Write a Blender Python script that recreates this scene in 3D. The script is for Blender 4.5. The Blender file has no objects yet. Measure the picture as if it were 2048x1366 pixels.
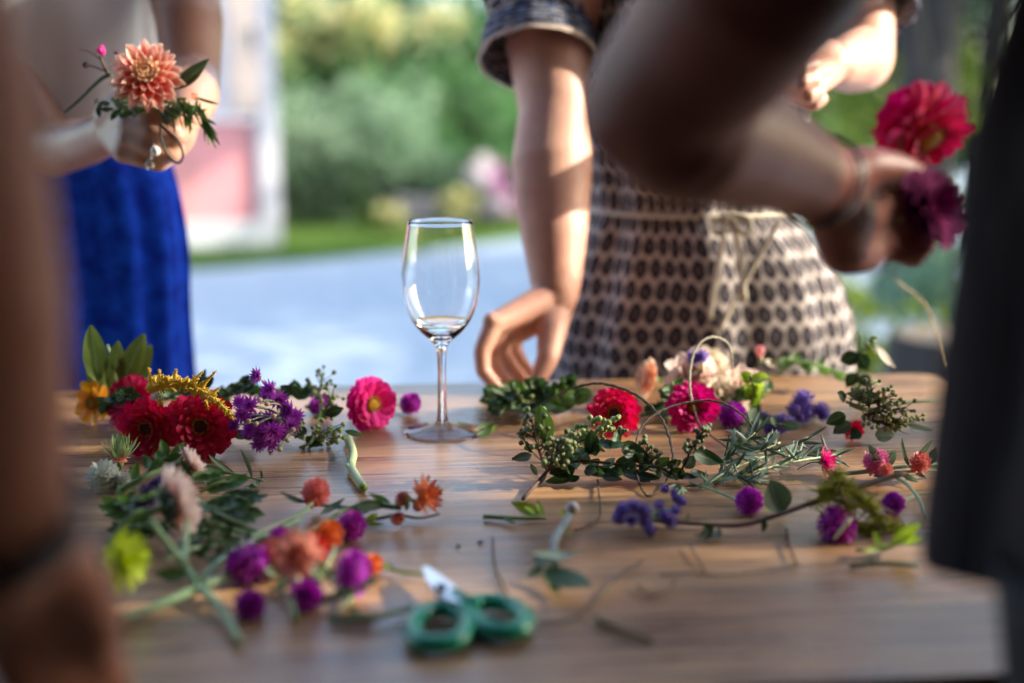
import bpy, math, random
import numpy as np
from mathutils import Vector as V, Matrix, noise
R = math.radians
random.seed(11)
rnd = random.random
def ru(a, b): return a + (b - a) * random.random()
sc = bpy.context.scene
col = sc.collection

# ------------------------------------------------------------ camera, sky, sun, exposure
FPX = 2400.0                      # focal length in photograph pixels (2048 wide)
CAMZ = 1.08
PITCH = math.atan((683 - 210) / FPX)
cam_d = bpy.data.cameras.new('camera')
cam_d.sensor_width = 36.0
cam_d.lens = 36.0 * FPX / 2048
cam_d.clip_start = 0.02
cam_d.clip_end = 2000
cam_d.dof.use_dof = True
cam_d.dof.focus_distance = 1.10
cam_d.dof.aperture_fstop = 1.7
cam = bpy.data.objects.new('camera', cam_d)
cam.location = (0, 0, CAMZ)
cam.rotation_euler = (R(90) - PITCH, 0, 0)
col.objects.link(cam)
sc.camera = cam

SUN_EL = R(25.5)
SUN_AZ = math.atan2(1.0, 0.03)   # from +y towards +x : behind the table, to the right
sdir = V((math.sin(SUN_AZ) * math.cos(SUN_EL), math.cos(SUN_AZ) * math.cos(SUN_EL), math.sin(SUN_EL)))
w = bpy.data.worlds.new('World')
sc.world = w
w.use_nodes = True
nt = w.node_tree
bg = nt.nodes['Background']
sky = nt.nodes.new('ShaderNodeTexSky')
sky.sky_type = 'NISHITA'
sky.sun_disc = False
sky.sun_elevation = SUN_EL
sky.sun_rotation = SUN_AZ
sky.air_density = 1.0
sky.dust_density = 1.5
nt.links.new(sky.outputs[0], bg.inputs[0])
bg.inputs[1].default_value = 0.15
sl = bpy.data.lights.new('sun', 'SUN')
sl.energy = 2.7
sl.angle = R(0.6)
sl.color = (1.0, 0.90, 0.74)
so = bpy.data.objects.new('sun', sl)
so.rotation_euler = sdir.to_track_quat('Z', 'Y').to_euler()
so.location = sdir * 30
col.objects.link(so)
vs = sc.view_settings
vs.view_transform = 'Standard'
vs.look = 'None'
vs.exposure = 2.1
vs.gamma = 1.0
vs.use_curve_mapping = False
sc.cycles.max_bounces = 10
sc.cycles.transparent_max_bounces = 16
sc.cycles.transmission_bounces = 10
sc.cycles.sample_clamp_indirect = 6.0

TZ = 0.75                          # table top height
# --- turn a point of the photograph into a point of the place
cp, sp_ = math.cos(PITCH), math.sin(PITCH)
def ray(px, py):
    u = (px - 1024) / FPX; v = -(py - 683) / FPX
    return V((u, v * sp_ + cp, v * cp - sp_))
def T(px, py, h=0.0):              # at height h above the table top
    d = ray(px, py); t = (TZ + h - CAMZ) / d.z
    return V((0, 0, CAMZ)) + d * t
def G(px, py, h=0.0):              # on the ground
    d = ray(px, py); t = (h - CAMZ) / d.z
    return V((0, 0, CAMZ)) + d * t
def W(px, py, y):                  # at distance y
    d = ray(px, py); t = y / d.y
    return V((0, 0, CAMZ)) + d * t
def mpp(p):                        # metres for one photograph pixel at p
    return (p.y * cp - (p.z - CAMZ) * sp_) / FPX

# ------------------------------------------------------------ materials
MATS = {}
def _n(nt, t, **k):
    n = nt.nodes.new(t)
    for a, b in k.items(): setattr(n, a, b)
    return n
def mat(name, c1, c2=None, scale=30.0, rough=0.5, trans=0.0, var=0.12, bump=0.0, bscale=None, spec=0.5,
        coat=0.0, sss=0.0, metal=0.0, tip=None, tpos=(0.3, 0.9), rib=None, stretch=None, sheen=0.0, detail=4.0, edge=None):
    if name in MATS: return MATS[name]
    m = bpy.data.materials.new(name); m.use_nodes = True
    nt = m.node_tree; L = nt.links
    p = nt.nodes['Principled BSDF']; out = nt.nodes['Material Output']
    tc = _n(nt, 'ShaderNodeTexCoord')
    co = tc.outputs['Object']
    if stretch:
        mp = _n(nt, 'ShaderNodeMapping'); mp.inputs['Scale'].default_value = stretch
        L.new(co, mp.inputs[0]); co = mp.outputs[0]
    nz = _n(nt, 'ShaderNodeTexNoise'); nz.inputs['Scale'].default_value = scale; nz.inputs['Detail'].default_value = detail
    L.new(co, nz.inputs['Vector'])
    rmp = _n(nt, 'ShaderNodeValToRGB')
    rmp.color_ramp.elements[0].position = 0.32; rmp.color_ramp.elements[1].position = 0.68
    rmp.color_ramp.elements[0].color = (*c1, 1); rmp.color_ramp.elements[1].color = (*(c2 or c1), 1)
    L.new(nz.outputs[0], rmp.inputs[0])
    c = rmp.outputs[0]
    if tip or rib or edge:
        sx = _n(nt, 'ShaderNodeSeparateXYZ'); L.new(tc.outputs['UV'], sx.inputs[0])
        ux, uy = sx.outputs[0], sx.outputs[1]
        ab = _n(nt, 'ShaderNodeMath', operation='SUBTRACT'); L.new(ux, ab.inputs[0]); ab.inputs[1].default_value = 0.5
        aa = _n(nt, 'ShaderNodeMath', operation='ABSOLUTE'); L.new(ab.outputs[0], aa.inputs[0])
    if tip:
        mr = _n(nt, 'ShaderNodeMapRange'); mr.interpolation_type = 'SMOOTHSTEP'
        mr.inputs[1].default_value, mr.inputs[2].default_value = tpos
        L.new(uy, mr.inputs[0])
        mx = _n(nt, 'ShaderNodeMix', data_type='RGBA'); L.new(mr.outputs[0], mx.inputs[0]); L.new(c, mx.inputs[6])
        mx.inputs[7].default_value = (*tip, 1); c = mx.outputs[2]
    if edge:
        mr = _n(nt, 'ShaderNodeMapRange'); mr.interpolation_type = 'SMOOTHSTEP'
        mr.inputs[1].default_value = 0.22; mr.inputs[2].default_value = 0.48
        L.new(aa.outputs[0], mr.inputs[0])
        mx = _n(nt, 'ShaderNodeMix', data_type='RGBA'); L.new(mr.outputs[0], mx.inputs[0]); L.new(c, mx.inputs[6])
        mx.inputs[7].default_value = (*edge, 1); c = mx.outputs[2]
    if rib:
        # midrib and side veins, in leaf coordinates
        mr = _n(nt, 'ShaderNodeMapRange'); mr.inputs[1].default_value = 0.015; mr.inputs[2].default_value = 0.05
        mr.inputs[3].default_value = 0.75; mr.inputs[4].default_value = 0.0; L.new(aa.outputs[0], mr.inputs[0])
        s1 = _n(nt, 'ShaderNodeMath', operation='MULTIPLY_ADD'); L.new(aa.outputs[0], s1.inputs[0]); s1.inputs[1].default_value = -1.1
        L.new(uy, s1.inputs[2])
        s2 = _n(nt, 'ShaderNodeMath', operation='MULTIPLY'); L.new(s1.outputs[0], s2.inputs[0]); s2.inputs[1].default_value = 44
        s3 = _n(nt, 'ShaderNodeMath', operation='SINE'); L.new(s2.outputs[0], s3.inputs[0])
        s4 = _n(nt, 'ShaderNodeMapRange'); s4.inputs[1].default_value = 0.86; s4.inputs[2].default_value = 1.0
        s4.inputs[3].default_value = 0; s4.inputs[4].default_value = 0.28; L.new(s3.outputs[0], s4.inputs[0])
        s5 = _n(nt, 'ShaderNodeMath', operation='MAXIMUM'); L.new(mr.outputs[0], s5.inputs[0]); L.new(s4.outputs[0], s5.inputs[1])
        mx = _n(nt, 'ShaderNodeMix', data_type='RGBA'); L.new(s5.outputs[0], mx.inputs[0]); L.new(c, mx.inputs[6])
        mx.inputs[7].default_value = (*rib, 1); c = mx.outputs[2]
    if var:
        oi = _n(nt, 'ShaderNodeObjectInfo')
        mr = _n(nt, 'ShaderNodeMapRange'); mr.inputs[3].default_value = 1 - var; mr.inputs[4].default_value = 1 + var
        L.new(oi.outputs['Random'], mr.inputs[0])
        hs = _n(nt, 'ShaderNodeHueSaturation'); L.new(mr.outputs[0], hs.inputs['Value']); L.new(c, hs.inputs['Color'])
        mh = _n(nt, 'ShaderNodeMapRange'); mh.inputs[3].default_value = 0.5 - var * 0.06; mh.inputs[4].default_value = 0.5 + var * 0.06
        ml = _n(nt, 'ShaderNodeMath', operation='FRACT'); m7 = _n(nt, 'ShaderNodeMath', operation='MULTIPLY')
        m7.inputs[1].default_value = 7.31; L.new(oi.outputs['Random'], m7.inputs[0]); L.new(m7.outputs[0], ml.inputs[0])
        L.new(ml.outputs[0], mh.inputs[0]); L.new(mh.outputs[0], hs.inputs['Hue'])
        c = hs.outputs[0]
    L.new(c, p.inputs['Base Color'])
    p.inputs['Roughness'].default_value = rough
    p.inputs['Specular IOR Level'].default_value = spec
    p.inputs['Metallic'].default_value = metal
    if coat: p.inputs['Coat Weight'].default_value = coat; p.inputs['Coat Roughness'].default_value = 0.15
    if sheen: p.inputs['Sheen Weight'].default_value = sheen; p.inputs['Sheen Roughness'].default_value = 0.4
    if sss:
        p.inputs['Subsurface Weight'].default_value = sss
        p.inputs['Subsurface Radius'].default_value = (1.0, 0.35, 0.18); p.inputs['Subsurface Scale'].default_value = 0.012
    if bump:
        b = _n(nt, 'ShaderNodeBump'); b.inputs['Strength'].default_value = bump; b.inputs['Distance'].default_value = 0.002
        n2 = _n(nt, 'ShaderNodeTexNoise'); n2.inputs['Scale'].default_value = bscale or scale * 2; n2.inputs['Detail'].default_value = 3
        L.new(co, n2.inputs['Vector']); L.new(n2.outputs[0], b.inputs['Height']); L.new(b.outputs[0], p.inputs['Normal'])
    if trans:
        tr = _n(nt, 'ShaderNodeBsdfTranslucent')
        sat = _n(nt, 'ShaderNodeHueSaturation'); sat.inputs['Saturation'].default_value = 1.1; sat.inputs['Value'].default_value = 1.3
        L.new(c, sat.inputs['Color']); L.new(sat.outputs[0], tr.inputs[0])
        ms = _n(nt, 'ShaderNodeMixShader'); ms.inputs[0].default_value = trans
        L.new(p.outputs[0], ms.inputs[1]); L.new(tr.outputs[0], ms.inputs[2]); L.new(ms.outputs[0], out.inputs[0])
    MATS[name] = m
    return m

def wood_table():
    m = bpy.data.materials.new('oak_table'); m.use_nodes = True
    nt = m.node_tree; L = nt.links; p = nt.nodes['Principled BSDF']
    tc = _n(nt, 'ShaderNodeTexCoord')
    def nz(sx, sy, sc_, det=5, dist=0.0):
        mp = _n(nt, 'ShaderNodeMapping'); mp.inputs['Scale'].default_value = (sx, sy, 4)
        L.new(tc.outputs['Object'], mp.inputs[0])
        n = _n(nt, 'ShaderNodeTexNoise'); n.inputs['Scale'].default_value = sc_; n.inputs['Detail'].default_value = det
        n.inputs['Distortion'].default_value = dist
        L.new(mp.outputs[0], n.inputs['Vector']); return n.outputs[0]
    big = nz(1.6, 7, 1.5, 6, 1.6); grain = nz(3.2, 70, 2.2, 8, 0.9); fine = nz(9, 260, 2.0, 4, .3); blot = nz(3.0, 4.2, 1.9, 7, .8)
    r1 = _n(nt, 'ShaderNodeValToRGB'); e = r1.color_ramp.elements
    e[0].position = 0.30; e[0].color = (0.31, 0.160, 0.072, 1); e[1].position = 0.72; e[1].color = (0.56, 0.34, 0.165, 1)
    L.new(big, r1.inputs[0])
    r2 = _n(nt, 'ShaderNodeValToRGB'); e = r2.color_ramp.elements
    e[0].position = 0.36; e[0].color = (0.34, 0.34, 0.34, 1); e[1].position = 0.62; e[1].color = (1.1, 1.08, 1.05, 1)
    L.new(grain, r2.inputs[0])
    mx = _n(nt, 'ShaderNodeMix', data_type='RGBA', blend_type='MULTIPLY'); mx.inputs[0].default_value = 0.85
    L.new(r1.outputs[0], mx.inputs[6]); L.new(r2.outputs[0], mx.inputs[7])
    r3 = _n(nt, 'ShaderNodeValToRGB'); e = r3.color_ramp.elements
    e[0].position = 0.3; e[0].color = (0.62, 0.55, 0.50, 1); e[1].position = 0.7; e[1].color = (1.1, 1.06, 1.0, 1)
    L.new(blot, r3.inputs[0])
    mx2 = _n(nt, 'ShaderNodeMix', data_type='RGBA', blend_type='MULTIPLY'); mx2.inputs[0].default_value = 0.8
    L.new(mx.outputs[2], mx2.inputs[6]); L.new(r3.outputs[0], mx2.inputs[7])
    L.new(mx2.outputs[2], p.inputs['Base Color'])
    rr = _n(nt, 'ShaderNodeMapRange'); rr.inputs[1].default_value = 0.3; rr.inputs[2].default_value = 0.7
    rr.inputs[3].default_value = 0.22; rr.inputs[4].default_value = 0.42
    L.new(grain, rr.inputs[0])
    rb = _n(nt, 'ShaderNodeMapRange'); rb.inputs[1].default_value = .35; rb.inputs[2].default_value = .65; rb.inputs[3].default_value = -.06; rb.inputs[4].default_value = .14
    L.new(blot, rb.inputs[0]); ra = _n(nt, 'ShaderNodeMath', operation='ADD'); L.new(rr.outputs[0], ra.inputs[0]); L.new(rb.outputs[0], ra.inputs[1]); L.new(ra.outputs[0], p.inputs['Roughness'])
    p.inputs['Specular IOR Level'].default_value = 0.7
    p.inputs['Coat Weight'].default_value = 0.32; p.inputs['Coat Roughness'].default_value = 0.2
    ad = _n(nt, 'ShaderNodeMath', operation='ADD'); L.new(grain, ad.inputs[0])
    ml = _n(nt, 'ShaderNodeMath', operation='MULTIPLY'); ml.inputs[1].default_value = 0.7; L.new(fine, ml.inputs[0]); L.new(ml.outputs[0], ad.inputs[1])
    b = _n(nt, 'ShaderNodeBump'); b.inputs['Strength'].default_value = 0.55; b.inputs['Distance'].default_value = 0.0016
    L.new(ad.outputs[0], b.inputs['Height']); L.new(b.outputs[0], p.inputs['Normal'])
    return m

def print_dress(name, base, dark, accent=None, cw=0.036, ch=0.046):
    """block-printed cotton: half-drop rows of dark leaf shapes"""
    m = bpy.data.materials.new(name); m.use_nodes = True
    nt = m.node_tree; L = nt.links; p = nt.nodes['Principled BSDF']; out = nt.nodes['Material Output']
    tc = _n(nt, 'ShaderNodeTexCoord'); sx = _n(nt, 'ShaderNodeSeparateXYZ'); L.new(tc.outputs['UV'], sx.inputs[0])
    def M(op, a, b=None, c=None):
        n = _n(nt, 'ShaderNodeMath', operation=op)
        for i, v in enumerate((a, b, c)):
            if v is None: continue
            if isinstance(v, (int, float)): n.inputs[i].default_value = v
            else: L.new(v, n.inputs[i])
        return n.outputs[0]
    nz = _n(nt, 'ShaderNodeTexNoise'); nz.inputs['Scale'].default_value = 34; nz.inputs['Detail'].default_value = 5; L.new(tc.outputs['UV'], nz.inputs['Vector'])
    wob = M('MULTIPLY', M('SUBTRACT', nz.outputs[0], 0.5), 0.55)
    x = M('ADD', M('DIVIDE', sx.outputs[0], cw), wob); y = M('ADD', M('DIVIDE', sx.outputs[1], ch), wob)
    row = M('FLOOR', y); half = M('MULTIPLY', M('MODULO', M('ABSOLUTE', row), 2.0), 0.5)
    fy = M('SUBTRACT', M('FRACT', y), 0.5); fx = M('SUBTRACT', M('FRACT', M('ADD', x, half)), 0.5)
    lf = M('ADD', M('POWER', M('DIVIDE', M('ABSOLUTE', fx), 0.45), 1.25), M('POWER', M('DIVIDE', M('ABSOLUTE', fy), 0.50), 2.0))
    mask = M('SUBTRACT', 1.0, M('SMOOTH_MAX', 0.0, M('MULTIPLY', M('SUBTRACT', lf, 0.92), 9.0), 0.1)); 
    mk = _n(nt, 'ShaderNodeClamp'); L.new(mask, mk.inputs[0])
    inner = _n(nt, 'ShaderNodeMapRange'); inner.inputs[1].default_value = 0.2; inner.inputs[2].default_value = 0.34
    inner.inputs[3].default_value = 0.6; inner.inputs[4].default_value = 0; L.new(lf, inner.inputs[0])
    mx0 = _n(nt, 'ShaderNodeMix', data_type='RGBA'); L.new(inner.outputs[0], mx0.inputs[0])
    mx0.inputs[6].default_value = (*dark, 1); mx0.inputs[7].default_value = (*(accent or base), 1)
    mx = _n(nt, 'ShaderNodeMix', data_type='RGBA'); L.new(mk.outputs[0], mx.inputs[0])
    mx.inputs[6].default_value = (*base, 1); L.new(mx0.outputs[2], mx.inputs[7])
    L.new(mx.outputs[2], p.inputs['Base Color']); p.inputs['Roughness'].default_value = 0.85
    p.inputs['Specular IOR Level'].default_value = 0.2
    n3 = _n(nt, 'ShaderNodeTexNoise'); n3.inputs['Scale'].default_value = 900; L.new(tc.outputs['UV'], n3.inputs['Vector'])
    b = _n(nt, 'ShaderNodeBump'); b.inputs['Strength'].default_value = 0.3; b.inputs['Distance'].default_value = 0.001
    L.new(n3.outputs[0], b.inputs['Height']); L.new(b.outputs[0], p.inputs['Normal'])
    tr = _n(nt, 'ShaderNodeBsdfTranslucent'); L.new(mx.outputs[2], tr.inputs[0])
    ms = _n(nt, 'ShaderNodeMixShader'); ms.inputs[0].default_value = 0.18
    L.new(p.outputs[0], ms.inputs[1]); L.new(tr.outputs[0], ms.inputs[2]); L.new(ms.outputs[0], out.inputs[0])
    MATS[name] = m
    return m

# ------------------------------------------------------------ building helpers
WM = {}                             # world matrix of every object that gets children
def thing(name, label, cat, loc, group=None):
    o = bpy.data.objects.new(name, None); col.objects.link(o)
    o.empty_display_size = 0.02
    o.location = loc; o['label'] = label; o['category'] = cat
    if group: o['group'] = group
    WM[o] = Matrix.Translation(V(loc))
    return o
def mk(name, verts, faces, m=None, smooth=True, uvs=None):
    me = bpy.data.meshes.new(name)
    me.from_pydata([tuple(v) for v in verts], [], faces)
    if smooth: me.polygons.foreach_set('use_smooth', [True] * len(me.polygons))
    if uvs is not None:
        ul = me.uv_layers.new(name='UVMap')
        idx = np.empty(len(me.loops), dtype=np.int32); me.loops.foreach_get('vertex_index', idx)
        ul.data.foreach_set('uv', np.asarray(uvs, dtype=np.float32)[idx].ravel())
    if m: me.materials.append(m)
    me.update()
    return me
def put(name, me, parent=None, M=None, label=None, kind=None):
    """link a mesh; M is its place in the world"""
    o = bpy.data.objects.new(name, me); col.objects.link(o)
    M = M if M is not None else Matrix.Identity(4)
    if parent is not None:
        o.parent = parent; o.matrix_basis = WM[parent].inverted() @ M
    else:
        o.matrix_basis = M
    WM[o] = M
    if label: o['label'] = label
    if kind: o['kind'] = kind
    return o
def wput(name, verts, faces, m, parent=None, smooth=True, uvs=None, kind=None, label=None, at=None):
    """mesh given in world coordinates"""
    c = V(at) if at is not None else (WM[parent].translation.copy() if parent is not None else V((0, 0, 0)))
    me = mk(name, [V(v) - c for v in verts], faces, m, smooth, uvs)
    return put(name, me, parent, Matrix.Translation(c), label, kind)
def tag(o, label, cat, group=None, kind=None):
    if label: o['label'] = label
    if cat: o['category'] = cat
    if group: o['group'] = group
    if kind: o['kind'] = kind
    return o
def struct(o):
    o['kind'] = 'structure'; return o

class MB:
    def __init__(s): s.v = []; s.f = []
    def add(s, vf):
        n = len(s.v); s.v += list(vf[0]); s.f += [tuple(i + n for i in f) for f in vf[1]]
        return s
def box(x0, x1, y0, y1, z0, z1):
    v = [V(c) for c in ((x0,y0,z0),(x1,y0,z0),(x1,y1,z0),(x0,y1,z0),(x0,y0,z1),(x1,y0,z1),(x1,y1,z1),(x0,y1,z1))]
    return v, [(0,3,2,1),(4,5,6,7),(0,1,5,4),(1,2,6,5),(2,3,7,6),(3,0,4,7)]
def rbox(x0, x1, y0, y1, z0, z1, b=0.006):
    """box with bevelled edges (chamfer)"""
    v = []; f = []
    zs = [(z0, b), (z0 + b, 0), (z1 - b, 0), (z1, b)]
    for z, i in zs:
        xa, xb, ya, yb = x0 + i, x1 - i, y0 + i, y1 - i
        v += [V(c) for c in ((xa+b,ya,z),(xb-b,ya,z),(xb,ya+b,z),(xb,yb-b,z),(xb-b,yb,z),(xa+b,yb,z),(xa,yb-b,z),(xa,ya+b,z))]
    for k in range(3):
        for j in range(8):
            f.append((k*8+j, k*8+(j+1)%8, (k+1)*8+(j+1)%8, (k+1)*8+j))
    f.append(tuple(range(7, -1, -1))); f.append(tuple(range(24, 32)))
    return v, f
def spl(pts, n=6):
    """smooth curve through points"""
    P = [V(p) for p in pts]
    if len(P) < 3: return [P[0].lerp(P[-1], i / n) for i in range(n + 1)]
    Q = [P[0] * 2 - P[1]] + P + [P[-1] * 2 - P[-2]]
    o = []
    for i in range(1, len(Q) - 2):
        a, b, c, d = Q[i-1:i+3]
        for k in range(n):
            t = k / n
            o.append(0.5 * ((2*b) + (c-a)*t + (2*a-5*b+4*c-d)*t*t + (3*b-a-3*c+d)*t**3))
    o.append(P[-1]); return o
def tube(path, rad, sides=6, cap=True, ell=1.0, hint=None):
    """tube along a path; rad a number, (r0, r1) or a list"""
    n = len(path)
    if isinstance(rad, (int, float)): rs = [rad] * n
    elif len(rad) == 2 and n != 2: rs = [rad[0] + (rad[1] - rad[0]) * i / (n - 1) for i in range(n)]
    else: rs = list(rad)
    v = []; f = []
    d0 = (path[1] - path[0]).normalized()
    u = V(hint) if hint else (V((0, 0, 1)) if abs(d0.z) < 0.9 else V((1, 0, 0)))
    u = (u - d0 * u.dot(d0)).normalized()
    for i in range(n):
        d = (path[min(i+1, n-1)] - path[max(i-1, 0)])
        d = d.normalized() if d.length > 1e-9 else d0
        u = (u - d * u.dot(d)).normalized(); s = d.cross(u)
        for k in range(sides):
            a = 2 * math.pi * k / sides
            v.append(path[i] + (u * math.cos(a) + s * math.sin(a) * ell) * rs[i])
    for i in range(n - 1):
        for k in range(sides):
            f.append((i*sides+k, i*sides+(k+1)%sides, (i+1)*sides+(k+1)%sides, (i+1)*sides+k))
    if cap:
        f.append(tuple(range(sides - 1, -1, -1))); f.append(tuple((n-1)*sides + k for k in range(sides)))
    return v, f
def lathe(prof, n=48, closed=False):
    v = []; f = []
    m = len(prof)
    for r, z in prof:
        for k in range(n):
            a = 2 * math.pi * k / n
            v.append(V((r * math.cos(a), r * math.sin(a), z)))
    for i in range(m if closed else m - 1):
        for k in range(n):
            j = (i + 1) % m
            f.append((i*n+k, i*n+(k+1)%n, j*n+(k+1)%n, j*n+k))
    return v, f
def frame(pos, z, xh=None, s=1.0):
    """matrix with local z along z"""
    z = V(z).normalized()
    x = V(xh) if xh else (V((1, 0, 0)) if abs(z.x) < 0.9 else V((0, 1, 0)))
    x = (x - z * x.dot(z)).normalized(); y = z.cross(x)
    M = Matrix(((x.x, y.x, z.x, 0), (x.y, y.y, z.y, 0), (x.z, y.z, z.z, 0), (0, 0, 0, 1)))
    return Matrix.Translation(V(pos)) @ M @ Matrix.Scale(s, 4)
def along(pos, d, up=(0, 0, 1), s=1.0):
    """matrix with local +y along d, local z near up (for leaves)"""
    y = V(d).normalized(); z = V(up); z = z - y * z.dot(y)
    if z.length < 1e-4: z = V((1, 0, 0)) - y * y.x
    z.normalize(); x = y.cross(z)
    M = Matrix(((x.x, y.x, z.x, 0), (x.y, y.y, z.y, 0), (x.z, y.z, z.z, 0), (0, 0, 0, 1)))
    return Matrix.Translation(V(pos)) @ M @ Matrix.Scale(s, 4)
def blade(L=1.0, Wd=0.4, prof='leaf', nl=7, nw=4, curl=0.0, cup=0.0, wave=0.0, seed=0, fold=0.0):
    """petal or leaf: starts at the origin, runs along +y, faces +z; coordinates for veins in UV"""
    v = []; f = []; uv = []
    y = z = 0.0; ang = -curl * 0.35
    for i in range(nl + 1):
        t = i / nl
        if prof == 'leaf': wd = math.sin(math.pi * t ** 0.85) ** 0.85
        elif prof == 'egg': wd = math.sin(math.pi * (0.02 + 0.96 * t ** 0.75)) ** 0.7
        elif prof == 'petal': wd = min(1, .42 + .9 * t) * (1 - .62 * (max(0, t - .62) / .38) ** 2.4)
        elif prof == 'dahlia': wd = math.sin(math.pi * (0.1 + 0.89 * t)) ** 0.65
        elif prof == 'needle': wd = min(1, 4 * t + 0.35) * (1 - max(0, t - 0.7) / 0.3 * 0.85)
        else: wd = 1 - t * 0.9
        wd = max(wd, 0.03) * Wd * 0.5
        ny, nz_ = -math.sin(ang), math.cos(ang)
        for k in range(nw + 1):
            x = 2 * k / nw - 1
            off = cup * Wd * (x * x) + fold * Wd * abs(x) + wave * Wd * noise.noise(V((x * 1.7 + seed, t * 3.1, seed * 1.3)))
            v.append(V((x * wd, y + ny * off, z + nz_ * off))); uv.append((k / nw, t))
        st = L / nl
        y += math.cos(ang) * st; z += math.sin(ang) * st
        ang += curl * 1.35 / nl
    for i in range(nl):
        for k in range(nw):
            a = i * (nw + 1) + k
            f.append((a, a + 1, a + nw + 2, a + nw + 1))
    return v, f, uv
BC = {}
def bmesh_(name, m, **k):
    key = (name, m.name, tuple(sorted(k.items())))
    if key not in BC:
        v, f, uv = blade(**k); BC[key] = mk(name, v, f, m, True, uv)
    return BC[key]

def leafcloud(centers, rad, n, size, aspect=0.55, seed=1, droop=0.0, flat=1.0):
    """many leaf-sized faces round clump centres -> verts, faces (numpy)"""
    g = np.random.default_rng(seed)
    C = np.asarray(centers, dtype=float)
    pick = g.integers(0, len(C), n)
    rr = np.asarray(rad, dtype=float)
    rr = rr[pick] if rr.ndim else np.full(n, rr)
    d = g.normal(size=(n, 3)); d /= np.linalg.norm(d, axis=1)[:, None]
    pos = C[pick] + d * (rr * g.uniform(0.35, 1.0, n) ** 0.6)[:, None] * np.array([1, 1, flat])
    ax = g.normal(size=(n, 3)) + d * 0.5; ax[:, 2] -= droop; ax /= np.linalg.norm(ax, axis=1)[:, None]
    b = np.cross(ax, g.normal(size=(n, 3))); b /= np.linalg.norm(b, axis=1)[:, None]
    s = size * g.uniform(0.6, 1.35, n)[:, None]
    p0 = pos - ax * s * 0.5; p2 = pos + ax * s * 0.5
    p1 = pos + b * s * aspect * 0.5; p3 = pos - b * s * aspect * 0.5
    v = np.stack([p0, p1, p2, p3], 1).reshape(-1, 3)
    f = np.arange(n * 4).reshape(-1, 4)
    return v, f
def npmesh(name, v, f, m):
    me = bpy.data.meshes.new(name)
    nv, nf, k = len(v), len(f), f.shape[1]
    me.vertices.add(nv); me.vertices.foreach_set('co', np.asarray(v, dtype=np.float32).ravel())
    me.loops.add(nf * k); me.loops.foreach_set('vertex_index', f.astype(np.int32).ravel())
    me.polygons.add(nf); me.polygons.foreach_set('loop_start', np.arange(0, nf * k, k, dtype=np.int32))
    me.update(calc_edges=True); me.validate()
    me.materials.append(m)
    return me

# ------------------------------------------------------------ the colours of things
LEAF_D = mat('leaf_dark', (0.022, 0.060, 0.020), (0.045, 0.095, 0.030), 60, 0.38, 0.22, 0.25, rib=(0.16, 0.24, 0.10), bump=0.2, bscale=200)
LEAF_M = mat('leaf_mid', (0.070, 0.155, 0.032), (0.12, 0.22, 0.05), 60, 0.42, 0.28, 0.25, rib=(0.22, 0.30, 0.12), bump=0.2, bscale=200)
LEAF_G = mat('leaf_grey_green', (0.075, 0.130, 0.075), (0.12, 0.185, 0.10), 60, 0.5, 0.22, 0.2, rib=(0.25, 0.32, 0.2), bump=0.2, bscale=200)
LEAF_O = mat('leaf_olive', (0.10, 0.145, 0.030), (0.16, 0.20, 0.05), 50, 0.45, 0.30, 0.2, rib=(0.24, 0.28, 0.12), bump=0.2, bscale=160)
LEAF_L = mat('leaf_lime', (0.19, 0.30, 0.035), (0.30, 0.40, 0.05), 60, 0.5, 0.35, 0.2, rib=(0.4, 0.5, 0.15))
LEAF_S = mat('leaf_silver', (0.22, 0.33, 0.27), (0.32, 0.42, 0.36), 60, 0.55, 0.2, 0.15, rib=(0.42, 0.5, 0.42))
ROSEM = mat('rosemary_leaf', (0.050, 0.105, 0.060), (0.10, 0.17, 0.10), 90, 0.5, 0.12, 0.3, rib=(0.30, 0.38, 0.28))
STEM = mat('stem_green', (0.13, 0.21, 0.06), (0.22, 0.31, 0.10), 70, 0.5, 0.0, 0.2, bump=0.3, bscale=400)
STEM_P = mat('stem_pale', (0.33, 0.42, 0.20), (0.46, 0.54, 0.28), 60, 0.5, 0.0, 0.15, bump=0.3, bscale=400)
STEM_B = mat('stem_blue_green', (0.22, 0.36, 0.18), (0.33, 0.47, 0.25), 60, 0.5, 0.0, 0.15, bump=0.3, bscale=400)
TWIG = mat('twig_brown', (0.055, 0.030, 0.020), (0.12, 0.065, 0.04), 120, 0.7, 0.0, 0.2, bump=0.6, bscale=500)
BERRY = mat('green_berry', (0.085, 0.13, 0.05), (0.20, 0.25, 0.10), 260, 0.45, 0.0, 0.3, bump=0.3, bscale=900)
BERRY_L = mat('pale_green_berry', (0.20, 0.28, 0.07), (0.32, 0.40, 0.13), 260, 0.45, 0.05, 0.25)
# ============================================================ THE SETTING
GRASS = mat('lawn_grass', (0.055, 0.12, 0.022), (0.13, 0.22, 0.04), 1.7, 0.9, 0, 0, spec=0.1)
GRAVEL = mat('pale_gravel', (0.35, 0.43, 0.49), (0.47, 0.54, 0.60), 9, 0.9, 0, 0, bump=0.8, bscale=60, spec=0.15, detail=8)
v, f = [(-400, -300, -0.012), (400, -300, -0.012), (400, 900, -0.012), (-400, 900, -0.012)], [(0, 1, 2, 3)]
struct(wput('ground', v, f, GRASS, None, False))
edge = spl([V((-40, 7.2, 0)), V((-12, 7.0, 0)), V((-5, 7.3, 0)), V((-2.15, 7.95, 0)), V((0.07, 9.95, 0)), V((2.2, 12.5, 0)), V((5, 17, 0)), V((8, 26, 0))], 5)
near = [V((p.x, -8, 0)) for p in edge]
vv = edge + near; n = len(edge)
struct(wput('driveway', vv, [(i, i + n, i + n + 1, i + 1) for i in range(n - 1)], GRAVEL, None, False))
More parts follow.
